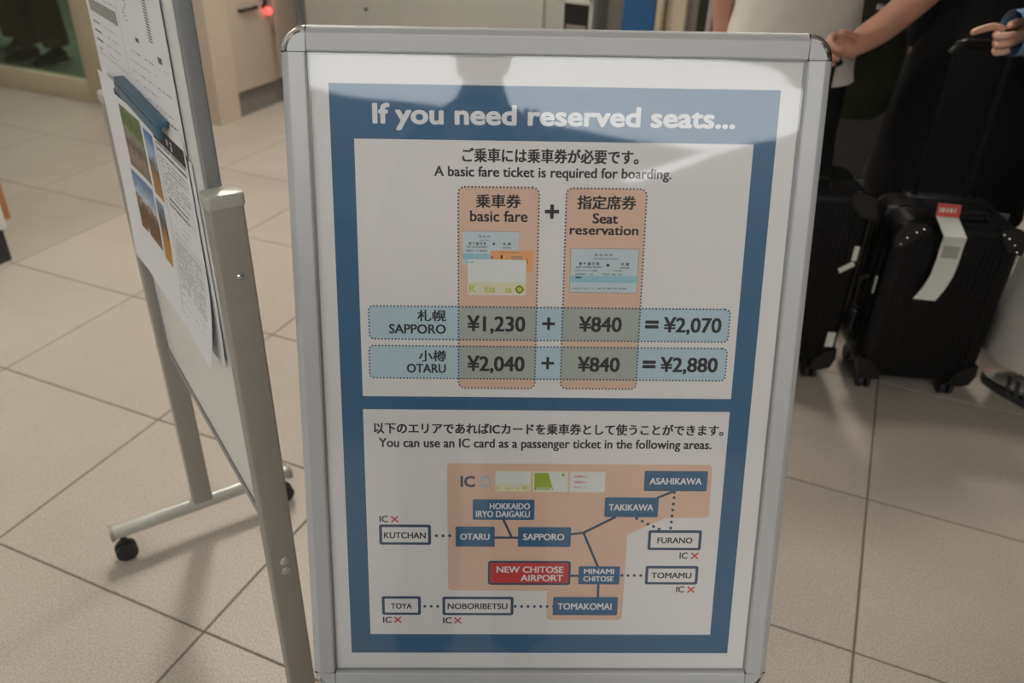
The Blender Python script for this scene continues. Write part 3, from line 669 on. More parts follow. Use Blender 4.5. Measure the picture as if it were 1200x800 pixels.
# sheets of paper on the board (fixed by the clip: separate things)
def sheet(name, s0, s1, zt, zb, tilt, off, curl, label, lift=0.0):
    t = thing(name, N((s0+s1)/2, -off, zb), label, 'paper', None)
    def S(a, b, k=0):      # a,b in 0..1 ; a across, b down
        bend = curl*max(0, b-0.55)**2*(0.4+1.2*a) + lift*(1-a)**2
        wob = (0.0022 if curl > 0.03 else 0.0)*math.sin(6*a+2*b)*b
        s = s0+(s1-s0)*a; z = zt+tilt*a - (zt-zb)*b
        return N(s, -off-0.0006-bend-abs(wob)-k*0.00025, z)
    mb = MB(); n = 16; vs = []; fs = []
    for j in range(n+1):
        for i in range(n+1): vs.append(S(i/n, j/n))
    for j in range(n):
        for i in range(n): q = j*(n+1)+i; fs.append((q, q+1, q+n+2, q+n+1))
    m0 = len(vs); vs += [v + mv*0.0003 for v in vs[:m0]]; fs += [tuple(m0+i for i in reversed(f)) for f in fs]
    mb.add(vs, fs); mb.build('page', 'sheet', t, True)
    def ink(nm, m, quads, k=1):
        q = MB()
        for (a0, b0, a1, b1) in quads:
            na = max(1, int((a1-a0)*14)); nb_ = max(1, int((b1-b0)*14)); vv = []; ff = []
            for j in range(nb_+1):
                for i in range(na+1): vv.append(S(a0+(a1-a0)*i/na, b0+(b1-b0)*j/nb_, k))
            for j in range(nb_):
                for i in range(na): w_ = j*(na+1)+i; ff.append((w_, w_+1, w_+na+2, w_+na+1))
            q.add(vv, ff)
        o_ = q.build(nm, m, t)
        if len(quads) > 12: o_['kind'] = 'stuff'
        return o_
    return t, S, ink
def textlines(a0, a1, b0, b1, n, h, seed, fill=0.86, words=True):
    r = random.Random(seed); out = []
    for i in range(n):
        b = b0 + (b1-b0)*i/max(1, n-1); a = a0; end = a0+(a1-a0)*(1 if i % 4 != 3 else 0.6+0.3*r.random())
        while a < end:
            w_ = (0.003+0.006*r.random())
            if r.random() < fill: out.append((a, b-h*0.3, min(end, a+w_), b+h*0.3))
            a += w_+0.003
    return out
up, S1, ink1 = sheet('timetable_sheet', 0.0, 0.545, 1.44, 1.055, 0.03, 0.0118, 0.0, 'large white timetable sheet with small grey tables, behind the blue clip', 0.0)
ink1('table_line', 'grey_ink', [(0.03, 0.30, 0.47, 0.302), (0.03, 0.62, 0.47, 0.622), (0.03, 0.86, 0.47, 0.862), (0.49, 0.05, 0.492, 0.88), (0.55, 0.42, 0.97, 0.424), (0.55, 0.47, 0.97, 0.473)])
ink1('table_band', 'taggrey', [(0.05, 0.64, 0.46, 0.69)]); ink1('table_band', 'taggrey', [(0.05, 0.30, 0.46, 0.35)])
ink1('table_text', 'sheet_ink', textlines(0.06, 0.16, 0.73, 0.84, 4, 0.012, 1) + textlines(0.2, 0.44, 0.73, 0.84, 4, 0.006, 2, 0.45) + textlines(0.06, 0.16, 0.40, 0.6, 5, 0.014, 3) + textlines(0.2, 0.44, 0.40, 0.6, 5, 0.008, 4, 0.45)
     + textlines(0.55, 0.95, 0.75, 0.90, 5, 0.007, 5, 0.5) + textlines(0.62, 0.95, 0.93, 0.97, 2, 0.014, 6) + textlines(0.55, 0.95, 0.44, 0.455, 1, 0.010, 7, 0.4)
     + [(0.585+0.022*math.sin(k), 0.50+0.011*k, 0.60+0.022*math.sin(k), 0.504+0.011*k) for k in range(14)] + [(0.82, 0.50+0.009*k, 0.86, 0.504+0.009*k) for k in range(20)]
     + [(0.58, 0.455, 0.60, 0.475), (0.68, 0.455, 0.70, 0.475), (0.82, 0.455, 0.845, 0.475), (0.92, 0.455, 0.945, 0.475), (0.66, 0.69, 0.70, 0.705), (0.88, 0.71, 0.92, 0.73)])
lo, S2, ink2 = sheet('photo_notice_sheet', 0.062, 0.540, 1.090, 0.757, 0.012, 0.0128, 0.05, 'white notice sheet with four landscape photos and dense text, hanging under the blue clip', 0.0135)
def photo_mat(name, stops, scale, seed):
    m = bpy.data.materials.new(name); m.use_nodes = True; nt = m.node_tree; b = nt.nodes['Principled BSDF']; b.inputs['Roughness'].default_value = 0.5
    tc = nt.nodes.new('ShaderNodeTexCoord'); sp = nt.nodes.new('ShaderNodeSeparateXYZ'); nz = nt.nodes.new('ShaderNodeTexNoise')
    nz.inputs['Scale'].default_value = scale; nz.inputs['Detail'].default_value = 6
    ad = nt.nodes.new('ShaderNodeMath'); ad.operation = 'MULTIPLY_ADD'; ad.inputs[1].default_value = 0.55
    nt.links.new(tc.outputs['Object'], nz.inputs['Vector']); nt.links.new(tc.outputs['Generated'], sp.inputs[0])
    nt.links.new(nz.outputs['Fac'], ad.inputs[0]); nt.links.new(sp.outputs['Z'], ad.inputs[2])
    sb = nt.nodes.new('ShaderNodeMath'); sb.operation = 'SUBTRACT'; sb.inputs[1].default_value = 0.27; nt.links.new(ad.outputs[0], sb.inputs[0])
    r = nt.nodes.new('ShaderNodeValToRGB'); nt.links.new(sb.outputs[0], r.inputs['Fac']); nt.links.new(r.outputs['Color'], b.inputs['Base Color'])
    els = r.color_ramp.elements
    els[0].position = stops[0][0]; els[0].color = (*stops[0][1], 1); els[1].position = stops[-1][0]; els[1].color = (*stops[-1][1], 1)
    for p, c in stops[1:-1]: e = els.new(p); e.color = (*c, 1)
    M[name] = m
photo_mat('photo_track', [(0.0, (0.18, 0.12, 0.08)), (0.25, (0.30, 0.23, 0.17)), (0.40, (0.10, 0.07, 0.05)), (0.58, (0.28, 0.25, 0.22)), (0.68, (0.15, 0.20, 0.04)), (0.8, (0.06, 0.10, 0.03)), (1.0, (0.16, 0.22, 0.10))], 90, 1)
photo_mat('photo_sky', [(0.0, (0.45, 0.22, 0.05)), (0.35, (0.30, 0.16, 0.07)), (0.5, (0.12, 0.09, 0.08)), (0.6, (0.35, 0.48, 0.65)), (1.0, (0.08, 0.18, 0.36))], 40, 2)
photo_mat('photo_hill', [(0.0, (0.22, 0.11, 0.05)), (0.35, (0.12, 0.06, 0.03)), (0.52, (0.25, 0.16, 0.10)), (0.6, (0.55, 0.60, 0.66)), (0.8, (0.20, 0.31, 0.48)), (1.0, (0.12, 0.20, 0.36))], 70, 3)
photo_mat('photo_field', [(0.0, (0.55, 0.27, 0.03)), (0.45, (0.40, 0.20, 0.05)), (0.6, (0.09, 0.07, 0.06)), (0.8, (0.12, 0.15, 0.20)), (1.0, (0.25, 0.35, 0.50))], 60, 4)
ink2('photo', 'photo_track', [(0.215, 0.10, 0.475, 0.40)]); ink2('photo', 'photo_sky', [(0.505, 0.115, 0.615, 0.42)])
ink2('photo', 'photo_hill', [(0.19, 0.43, 0.46, 0.74)]); ink2('photo', 'photo_field', [(0.485, 0.45, 0.58, 0.76)])
ink2('title_band', 'ink', [(0.19, 0.035, 0.62, 0.065), (0.64, 0.040, 0.985, 0.110)])
ink2('title_text', 'white_ink', [(0.80, 0.06, 0.812, 0.085), (0.835, 0.06, 0.86, 0.066), (0.84, 0.072, 0.855, 0.095)], 2)
ink2('body_text', 'sheet_ink', textlines(0.66, 0.97, 0.12, 0.15, 2, 0.018, 11, 0.95) + textlines(0.67, 0.96, 0.18, 0.33, 9, 0.010, 12, 0.7) + textlines(0.69, 0.9, 0.36, 0.39, 2, 0.016, 13, 0.9) + textlines(0.69, 0.88, 0.42, 0.52, 4, 0.007, 16, 0.4) + textlines(0.66, 0.95, 0.56, 0.80, 15, 0.010, 14, 0.8) + textlines(0.66, 0.93, 0.84, 0.93, 3, 0.006, 15, 0.4))
ink2('text_box_line', 'grey_ink', [(0.645, 0.12, 0.648, 0.95), (0.645, 0.38, 0.96, 0.382), (0.645, 0.53, 0.96, 0.532)])
sc_, S3, ink3 = sheet('under_sheet', 0.34, 0.556, 1.05, 0.745, 0.03, 0.0108, 0.01, 'plain white sheet with a pen scribble, hanging lowest on the notice board', 0.0)
ink3('scribble', 'ink', [(0.60, 0.86+0.012*k, 0.605+0.010*k, 0.866+0.012*k) for k in range(2)] + [(0.66+0.018*k, 0.80+0.02*k, 0.675+0.018*k, 0.815+0.02*k) for k in range(7)])
cl = MB(); nbox(cl, 0.210, 0.475, -0.0295, -0.0222, 1.088, 1.104, bev=0.004)
nbox(cl, 0.210, 0.475, -0.0280, -0.0135, 1.104, 1.111, bev=0.002)
tag(cl.build('magnetic_clip', 'clip', None, True), 'long blue magnetic bar clip holding the photo notice sheet', 'clip')
# ------------------------------------------------------------------ suitcases
def suitcase(name, base, ang, wd, dp, ht, label, ribs, handle, grip_top):
    t = thing(name, base, label, 'suitcase')
    X = Vector((math.cos(ang), math.sin(ang), 0)); Y = Vector((-math.sin(ang), math.cos(ang), 0)); R = Matrix((X, Y, EZ)).transposed()
    def L(x, y, z): return Vector(base) + X*x + Y*y + EZ*z
    z0 = 0.062; hz = ht-z0
    def half(y0, y1, nm):
        # rounded shell half with vertical ribs on its broad face; profile in (x,z), lofted along y
        n = 12; r = 0.055
        def outline(shr):
            p = []
            for (sx, sz, a0) in ((1, 1, 0), (-1, 1, 90), (-1, -1, 180), (1, -1, 270)):
                for k in range(n//2+1):
                    a = math.radians(a0+90*k/(n//2)); p.append((sx*(wd/2-r)+(r-shr)*math.cos(a), z0+hz/2+sz*(hz/2-r)+(r-shr)*math.sin(a)))
            return p
        sg = -1 if y1 < y0 else 1; D = abs(y1-y0); prof_ = [(0, 0), (D-0.03, 0), (D-0.014, 0.004), (D-0.004, 0.013), (D, 0.026)]
        rings = [[L(x, y0+sg*q, z) for x, z in outline(sh)] for q, sh in prof_]
        mb = MB(); mb.loft(rings, True)
        return mb.build(nm, 'suit', t, True)
    fr = half(-0.004, -dp/2, 'shell'); bk = half(0.004, dp/2, 'shell')
    zp = MB(); zp.box(L(0, 0, z0+hz/2), (wd-0.012, 0.010, hz-0.012), R); zp.build('zip_seam', 'suit_zip', t)
    # ribs on front and back faces, wrapping sides
    rb = MB(); nr = ribs; x0 = -wd/2+0.045
    for i in range(nr):
        x = x0 + (wd-0.09)*i/(nr-1); top = ht-0.045 if abs(x) > 0.075 else ht-0.11
        for yy in (-dp/2, dp/2):
            rb.box(L(x, yy, (z0+0.04+top)/2), ((wd-0.09)/(nr-1)*0.52, 0.007, top-z0-0.04), R, bev=0.002)
    rb.build('ribs', 'suit', fr, True)['kind'] = 'stuff'
    rs = MB()
    for i in range(5):
        y = -dp/2+0.045+(dp-0.09)*i/4
        if abs(y) < 0.02: continue
        for xx_ in (-wd/2, wd/2): rs.box(L(xx_, y, z0+hz/2), (0.006, 0.016, hz-0.16), R)
    rs.build('side_ribs', 'suit', fr)['kind'] = 'stuff'
    # corner guards with rivets
    for sx in (-1, 1):
        for sz in (0, 1):
            for yy in (-dp/2,):
                cx_, cz_ = sx*(wd/2-0.045), (ht-0.045 if sz else z0+0.045); sgz = 1 if sz else -1
                p = [(cx_+sx*0.042, cz_-sgz*0.03), (cx_+sx*0.046, cz_+sgz*0.005), (cx_+sx*0.034, cz_+sgz*0.036), (cx_+sx*0.006, cz_+sgz*0.046), (cx_-sx*0.03, cz_+sgz*0.042), (cx_-sx*0.022, cz_+sgz*0.012), (cx_+sx*0.010, cz_-sgz*0.022)]
                g = MB(); g.loft([[L(a, yy-q, b) for a, b in p] for q in (-0.02, 0.003, 0.006)], True)
                gg = g.build('corner_guard', 'suit_trim', fr, True)
                if sz and handle > 0.07:
                    rv = MB()
                    for (a, b) in ((-0.022, 0.030), (-0.006, 0.020), (0.014, 0.002), (0.026, -0.018)):
                        rv.sphere(L(cx_+sx*a, yy-0.007, cz_+sgz*b), 0.0027, 8)
                    rv.build('rivets', 'rivet', fr, True)['kind'] = 'stuff'
    for sx in (-1, 1):
        for sy in (-1, 1):
            c = MB(); x, y = sx*(wd/2-0.05), sy*(dp/2-0.045)
            c.tube([L(x, y, z0+0.004), L(x, y, 0.045)], 0.016, 10)
            for q in (-0.012, 0.012): c.tube([L(x+q-0.006, y+0.008, 0.026), L(x+q+0.006, y+0.008, 0.026)], 0.026, 16)
            c.build('wheel', 'rubber', t, True)
    # top handle housing, telescopic rods and grip
    if handle:
        h = MB(); hx = handle
        h.box(L(0, dp/2-0.035, ht-0.004), (hx*2+0.05, 0.045, 0.018), R, bev=0.008); h.build('handle_housing', 'suit_trim', t, True)
        for sx in (-1, 1):
            MB().tube([L(sx*hx, dp/2-0.035, ht-0.02), L(sx*hx, dp/2-0.035, grip_top-0.015)], 0.006, 10).build('handle_rod', 'suit', t, True)
        MB().tube([L(-hx-0.012, dp/2-0.035, grip_top-0.028), L(-hx+0.004, dp/2-0.035, grip_top-0.004), L(-hx+0.02, dp/2-0.035, grip_top), L(hx-0.02, dp/2-0.035, grip_top), L(hx-0.004, dp/2-0.035, grip_top-0.004), L(hx+0.012, dp/2-0.035, grip_top-0.028)], 0.013, 12).build('handle_grip', 'suit', t, True)
    ch = MB(); ch.tube([L(-0.075, -dp/2+0.05, ht), L(-0.066, -dp/2+0.05, ht+0.020), L(0.066, -dp/2+0.05, ht+0.020), L(0.075, -dp/2+0.05, ht)], 0.008, 8); ch.build('carry_handle', 'suit_trim', t, True)
    sh = MB(); sh.tube([L(-wd/2, -0.02, ht*0.62), L(-wd/2-0.02, -0.02, ht*0.60), L(-wd/2-0.02, -0.02, ht*0.46), L(-wd/2, -0.02, ht*0.44)], 0.008, 8); sh.build('side_handle', 'suit_trim', t, True)
    lk = MB(); lk.box(L(-wd/2-0.001, 0.012, ht*0.33), (0.012, 0.028, 0.07), R, bev=0.004); lk.build('lock', 'suit_zip', t, True)
    return t, L, R
sA, LA, RA = suitcase('suitcase', Vector((1.225, 2.215, 0)), -0.09, 0.345, 0.25, 0.572, 'ribbed black cabin suitcase with a white and red baggage tag, right of the poster stand', 17, 0.072, 1.0)
sB, LB, RB_ = suitcase('suitcase', Vector((0.795, 2.28, 0)), -0.05, 0.40, 0.25, 0.632, 'larger black ribbed suitcase half hidden behind the poster stand', 20, 0.066, 0.95)
# front recess plate with latch on suitcase A
pm = MB(); pm.box(LA(-0.01, -0.116, 0.50), (0.11, 0.006, 0.085), RA, bev=0.002); pm.build('recess_plate', 'suit_trim', sA, True)
st = MB()
st.box(LA(-0.1735, -0.085, 0.36), (0.004, 0.010, 0.055), RA); st.build('side_sticker', 'tagw', sA)
# stickers of suitcase B
for (x, y, z, dx, dz, ro) in ((0.176, -0.129, 0.455, 0.014, 0.045, 0.0), (0.160, -0.130, 0.412, 0.045, 0.015, -0.6), (0.170, -0.129, 0.17, 0.024, 0.05, 0.0)):
    MB().box(LB(x, y, z), (dx, 0.002, dz), RB_ @ Matrix.Rotation(ro, 3, 'Y')).build('sticker', 'tagw', sB, label='pale baggage sticker')
ga = MB(); ga.tube([LB(0.199, -0.112, 0.575), LB(0.195, -0.112, 0.598), LB(0.183, -0.112, 0.618), LB(0.165, -0.112, 0.629), LB(0.145, -0.112, 0.632)], 0.003, 6); ga.build('corner_glint', 'rivet', sB, True)  # highlight on the rounded corner, modelled as a pale steel arc
# baggage tag (hangs on the carry handle)
tp = [(-0.052, 0.010, 0.628), (-0.051, 0.004, 0.594), (-0.038, -0.052, 0.560), (-0.028, -0.028, 0.520), (-0.024, -0.022, 0.480), (-0.026, -0.022, 0.430), (-0.038, -0.026, 0.392), (-0.060, -0.040, 0.362)]
bt = thing('baggage_tag', LA(-0.03, -0.14, 0.37), 'curled white airline baggage tag with a red top on the cabin suitcase', 'tag')
def strip(i0, i1, nm, m, w0=0.0, off=0.0, ext=0.030):
    mb = MB(); rs_ = []
    for i in range(i0, i1+1):
        x, y, z = tp[i]; rs_.append([LA(x-ext, -0.125+y-off, z), LA(x+ext, -0.125+y-off, z-0.002)])
    vs = [p for r in rs_ for p in r]; fs = [(2*k, 2*k+1, 2*k+3, 2*k+2) for k in range(len(rs_)-1)]
    m0 = len(vs); bk = Vector((0, 0.0006, 0)); fs += [tuple(m0+q for q in reversed(f)) for f in fs]; vs = vs + [v+bk for v in vs]
    mb.add(vs, fs); return mb.build(nm, m, bt, True)
strip(0, 7, 'strip', 'tagw'); strip(0, 1, 'red_band', 'tagr', off=0.0012, ext=0.0305)
q = MB()
for k, (x, wq) in enumerate(((-0.022, 0.004), (-0.014, 0.007), (-0.004, 0.005), (0.006, 0.008), (0.016, 0.004))): q.box(LA(-0.052+x, -0.125+0.007-0.004, 0.612), (wq, 0.001, 0.012), RA)
q.build('red_band_lettering', 'tagw', bt)
q = MB(); q.add([LA(-0.028-0.022, -0.125-0.031, 0.526), LA(-0.028+0.022, -0.125-0.031, 0.526), LA(-0.025+0.022, -0.125-0.025, 0.485), LA(-0.025-0.022, -0.125-0.025, 0.485)], [(0, 1, 2, 3)]); q.build('barcode_panel', 'taggrey', bt)

# ------------------------------------------------------------------ people
def ring(c, rx, ry, n=20, rot=0.0, tilt=Vector((0, 0, 0))):
    c = Vector(c); out = []
    for k in range(n):
        a = 2*math.pi*k/n; x = rx*math.cos(a); y = ry*math.sin(a)
        p = Vector((x*math.cos(rot)-y*math.sin(rot), x*math.sin(rot)+y*math.cos(rot), 0))
        out.append(c + p + EZ*(tilt.x*p.x+tilt.y*p.y))
    return out
def cloth(name, m, rings, parent, wr=0.006, cap=True, fr=7.0, thick=0.0):
    # lofted garment with folds, subdivided between the given rings
    R2 = []
    for a, b in zip(rings, rings[1:]):
        for k in range(4): R2.append([p.lerp(q_, k/4) for p, q_ in zip(a, b)])
    R2.append(rings[-1])
    out = []
    for r in R2:
        c = sum(r, Vector((0, 0, 0)))/len(r)
        out.append([p + (p-c).normalized()*wr*(noise.noise(Vector((p.x*fr*1.6, p.y*fr*1.6, p.z*fr*0.7)))*1.5+noise.noise(p*fr*3)*0.5) for p in r])
    mb = MB(); mb.loft(out, cap); return mb.build(name, m, parent, True)
def limb_rings(p, q_, r0, r1, n=16, flat=1.0, steps=3):
    p = Vector(p); q_ = Vector(q_); t = (q_-p).normalized(); u = Vector((0, 1, 0)) if abs(t.y) < 0.8 else Vector((1, 0, 0))
    u = (u-t*u.dot(t)).normalized(); v = t.cross(u)
    return [[p.lerp(q_, k/steps) + (u*math.cos(2*math.pi*j/n)*flat+v*math.sin(2*math.pi*j/n))*(r0+(r1-r0)*k/steps) for j in range(n)] for k in range(steps+1)]
def hand_nodes(V, Ed, Rd, wrist, palm_dir, side_dir, curl_dir, curls, spread=0.019, sc=1.0, th=(0.55, 0.85)):
    """adds a palm and five fingers from vertex index wrist; curls = per finger bend (0 straight .. 1 closed), thumb first"""
    pd = Vector(palm_dir).normalized(); sd = Vector(side_dir); sd = (sd-pd*sd.dot(pd)).normalized(); cd = Vector(curl_dir); cd = (cd-pd*cd.dot(pd)-sd*cd.dot(sd)).normalized()
    w = Vector(V[wrist])
    def add(p, r, par): V.append(p); Rd.append(r); Ed.append((par, len(V)-1)); return len(V)-1
    palm = add(w+pd*0.045*sc, (0.026*sc, 0.016*sc), wrist)
    lens = [0.062, 0.075, 0.082, 0.076, 0.060]
    for f in range(5):
        cu = curls[f]
        if f == 0:
            d0 = (pd*th[0]+sd*th[1]+cd*0.25*cu).normalized(); p = add(w+pd*0.025*sc+sd*0.030*sc, 0.011*sc, wrist)
            p2 = add(Vector(V[p])+d0*0.032*sc, 0.0098*sc, p); d1 = (d0*(1-0.4*cu)+cd*0.6*cu+pd*0.3).normalized(); add(Vector(V[p2])+d1*0.026*sc, 0.008*sc, p2)
            continue
        k = add(w+pd*0.088*sc+sd*(0.031-spread*(f-1))*sc, 0.0095*sc, palm)
        L_ = lens[f]*sc; a = 0.0; pt = k; d = pd
        for seg, (ln, r) in enumerate(((0.45, 0.0088), (0.30, 0.0080), (0.25, 0.0068))):
            a += cu*(1.25, 1.5, 1.0)[seg]; d = pd*math.cos(a)+cd*math.sin(a)
            pt = add(Vector(V[pt])+d*L_*ln, r*sc, pt)
def head(parent, c, face, skin, hair, sc=1.0, long_hair=False):
    """head with face, ears and hair; c is the head centre, face the direction it looks"""
    f = Vector(face).normalized(); r = f.cross(EZ).normalized(); u = r.cross(f).normalized(); c = Vector(c)
    def H(x, y, z): return c + (r*x+f*y+u*z)*sc
    mb = MB(); n = 24; rings = []
    pr = [(-0.118, 0.012, 0.02, 0.045), (-0.112, 0.030, 0.034, 0.040), (-0.095, 0.044, 0.058, 0.022), (-0.07, 0.054, 0.074, 0.010), (-0.04, 0.064, 0.086, 0.002), (0.0, 0.071, 0.092, 0.0), (0.035, 0.074, 0.094, -0.002), (0.07, 0.070, 0.088, -0.006), (0.095, 0.055, 0.068, -0.008), (0.112, 0.032, 0.040, -0.010), (0.118, 0.006, 0.008, -0.010)]
    for z, rx, ry, oy in pr:
        row = []
        for k in range(n):
            a = 2*math.pi*k/n; x = rx*math.cos(a); y = ry*math.sin(a)+oy
            if y > 0.03 and abs(x) < 0.014: y += {-0.04: 0.020, 0.0: 0.012, -0.07: 0.006}.get(z, 0.0)
            if y > 0.03 and 0.018 < abs(x) < 0.05 and z == 0.0: y -= 0.010
            row.append(H(x, y, z))
        rings.append(row)
    mb.loft(rings, True); ho = mb.build('head', skin, parent, True)
    fe = MB()
    for sx in (-1, 1): fe.sphere(H(sx*0.031, 0.078, 0.004), 0.010*sc, 10)
    fe.build('eyes', 'white_ink', ho, True)
    ir = MB()
    for sx in (-1, 1): ir.sphere(H(sx*0.031, 0.0845, 0.004), 0.0055*sc, 8); ir.tube([H(sx*0.018, 0.090, 0.024), H(sx*0.045, 0.080, 0.024)], 0.003*sc, 6)
    ir.build('irises', 'hair', ho, True)
    mo = MB(); mo.tube([H(-0.022, 0.078, -0.066), H(0, 0.090, -0.064), H(0.022, 0.078, -0.066)], 0.005*sc, 8); mo.build('mouth', 'bbred', ho, True)
    er = MB()
    for sx in (-1, 1): er.sphere(H(sx*0.074, -0.004, -0.006), 0.026*sc, 10, sc=(0.4, 0.6, 1.1))
    er.build('ears', skin, ho, True)
    hm = MB(); hr = []
    for z, k_ in ((-0.075 if not long_hair else -0.16, 0.9), (-0.03, 1.06), (0.02, 1.10), (0.06, 1.12), (0.09, 1.12), (0.112, 1.1), (0.128, 0.5)):
        base = min(pr, key=lambda q: abs(q[0]-z)); rx, ry = (base[1]*k_+0.006, base[2]*k_+0.006)
        if z < -0.05: rx, ry = 0.064, 0.070
        row = []
        for j in range(n):
            a = 2*math.pi*j/n; x = rx*math.cos(a); y = ry*math.sin(a)-0.004
            if z < 0.055 and y > 0.015: y = 0.015 - 0.02
            row.append(H(x, y-0.006, z))
        hr.append(row)
    hm.loft(hr, True); hm.build('hair', hair, ho, True)
    return ho
def shoe(parent, heel, dirv, m='blackcloth', name='shoe', L_=0.27):
    d = Vector(dirv).normalized(); s = d.cross(EZ); heel = Vector(heel)
    prof_ = [(0.0, 0.025, 0.06), (0.03, 0.036, 0.085), (0.09, 0.037, 0.088), (0.14, 0.042, 0.070), (0.20, 0.047, 0.052), (0.245, 0.040, 0.042), (0.27, 0.018, 0.032)]
    rings = []; rs2 = []
    for t_, w_, h_ in prof_:
        t_ = t_*L_/0.27
        rings.append([heel+d*t_+s*(w_*math.cos(2*math.pi*k/16)*(1.0 if math.sin(2*math.pi*k/16) < 0.2 else 0.85))+EZ*(0.018+(h_-0.018)*(0.5+0.5*math.sin(2*math.pi*k/16))) for k in range(16)])
        rs2.append([heel+d*t_+s*(w_*1.06*x)+EZ*z for x, z in ((-1, 0.0), (1, 0.0), (1, 0.022), (-1, 0.022))])
    o = MB().loft(rings).build(name, m, parent, True)
    MB().loft(rs2).build('sole', 'shoesole', o, True)
    return o
def person(loc, label, H_=1.70, face=(0, -1, 0), skin='skin', arms=None, legs=None, hair='hair', top=None, bottom=None, sleeve=0.5, sleeve_m=None, coat=None, group=None, head_c=None, shoes=True, long_hair=False, slim=1.0, shoe_m='blackcloth'):
    t = thing('person', loc, label, 'person', group); loc = Vector(loc); k = H_/1.70
    f = Vector(face).normalized(); r = f.cross(EZ).normalized()     # r: its own right-hand side seen from behind
    def Q(x, y, z): return loc + r*x*k + f*y*k + EZ*z*k
    V = [Q(0, 0, 0.95), Q(0, 0, 1.10), Q(0, 0, 1.28), Q(0, 0, 1.41), Q(0, 0.01, 1.50), Q(0, 0.015, 1.56)]
    Rd = [(0.135*slim, 0.10), (0.125*slim, 0.095), (0.14*slim, 0.10), (0.10, 0.07), (0.05, 0.05), (0.048, 0.05)]
    Ed = [(0, 1), (1, 2), (2, 3), (3, 4), (4, 5)]
    lg_ = legs or {'l': [Q(-0.10, 0, 0.90), Q(-0.11, 0.02, 0.50), Q(-0.12, -0.01, 0.09)], 'r': [Q(0.10, 0, 0.90), Q(0.11, 0.02, 0.50), Q(0.12, -0.01, 0.09)]}
    for kk in lg_:
        par = 0
        for p, rr in zip(lg_[kk], (0.082, 0.055, 0.038)):
            V.append(Vector(p)); Rd.append(rr*k); Ed.append((par, len(V)-1)); par = len(V)-1
    ar = {}
    for sd in ('l', 'r'):
        a = (arms or {}).get(sd)
        if not a:
            sx = -1 if sd == 'l' else 1
            a = dict(pts=[Q(sx*0.17, 0, 1.38), Q(sx*0.22, -0.02, 1.10), Q(sx*0.23, 0.06, 0.86)], palm=(0, 0, -1), side=f, curl=-r*sx, curls=(0.2, 0.35, 0.35, 0.4, 0.45))
        par = 3
        for p, rr in zip(a['pts'], a.get('rad', (0.052, 0.041, 0.027))):
            V.append(Vector(p)); Rd.append(rr*k); Ed.append((par, len(V)-1)); par = len(V)-1
        hand_nodes(V, Ed, Rd, par, a['palm'], a['side'], a['curl'], a['curls'], sc=k*a.get('hs', 1), th=a.get('th', (0.55, 0.85)))
        ar[sd] = a
    vs, fs = skin_mesh(V, Ed, Rd, 2)
    MB().add(vs, fs).build('body', skin, t, True)
    head(t, head_c or Q(0, 0.02, 1.615), face, skin, hair, 0.98*k, long_hair)
    if shoes:
        for kk in lg_:
            a = Vector(lg_[kk][-1]); shoe(t, Vector((a.x, a.y, 0))-f*0.05, f, shoe_m)
    rot = math.atan2(r.y, r.x)
    if top:
        mt, hem, wr = top
        rg = [ring(Q(0, 0, hem), 0.203*k*slim, 0.145*k, rot=rot), ring(Q(0, 0, hem+0.08), 0.195*k*slim, 0.13*k, rot=rot), ring(Q(0, 0, 1.12), 0.168*k*slim, 0.122*k, rot=rot), ring(Q(0, 0, 1.28), 0.185*k*slim, 0.128*k, rot=rot), ring(Q(0, 0, 1.38), 0.185*k*slim, 0.115*k, rot=rot), ring(Q(0, 0, 1.43), 0.135*k, 0.085*k, rot=rot), ring(Q(0, 0.005, 1.475), 0.068*k, 0.062*k, rot=rot)]
        cloth('shirt', mt, rg, t, wr)
        for sd in ('l', 'r'):
            p = [Vector(x) for x in ar[sd]['pts']]
            sm = ar[sd].get('sleeve_m', sleeve_m or mt); sl_ = ar[sd].get('sleeve', sleeve)
            rg = limb_rings(p[0]+(p[0]-p[1]).normalized()*0.03, p[0].lerp(p[1], min(1, sl_)), 0.075*k, 0.062*k)
            if sl_ > 1: rg += limb_rings(p[1], p[1].lerp(p[2], sl_-1), 0.060*k, 0.044*k)[1:]
            cloth('sleeve', sm, rg, t, 0.004)
    if bottom:
        mt, end, w_ = bottom[:3]
        hp = [ring(Q(0, 0, 0.80), 0.175*k*slim, 0.125*k, rot=rot), ring(Q(0, 0, 0.9), 0.18*k*slim, 0.13*k, rot=rot), ring(Q(0, 0, 1.0), 0.165*k*slim, 0.12*k, rot=rot)]
        tr = cloth('trousers', mt, hp, t, 0.004)
        for kk in lg_:
            p = [Vector(x) for x in lg_[kk]]
            foot = p[1].lerp(p[2], end)
            rg = limb_rings(p[0]-EZ*0.02, p[1], 0.090*k, 0.082*k*max(1, w_*0.85)) + limb_rings(p[1], foot, 0.082*k*max(1, w_*0.85), 0.066*k*w_)[1:]
            cloth('trouser_leg', mt, rg, t, 0.007)
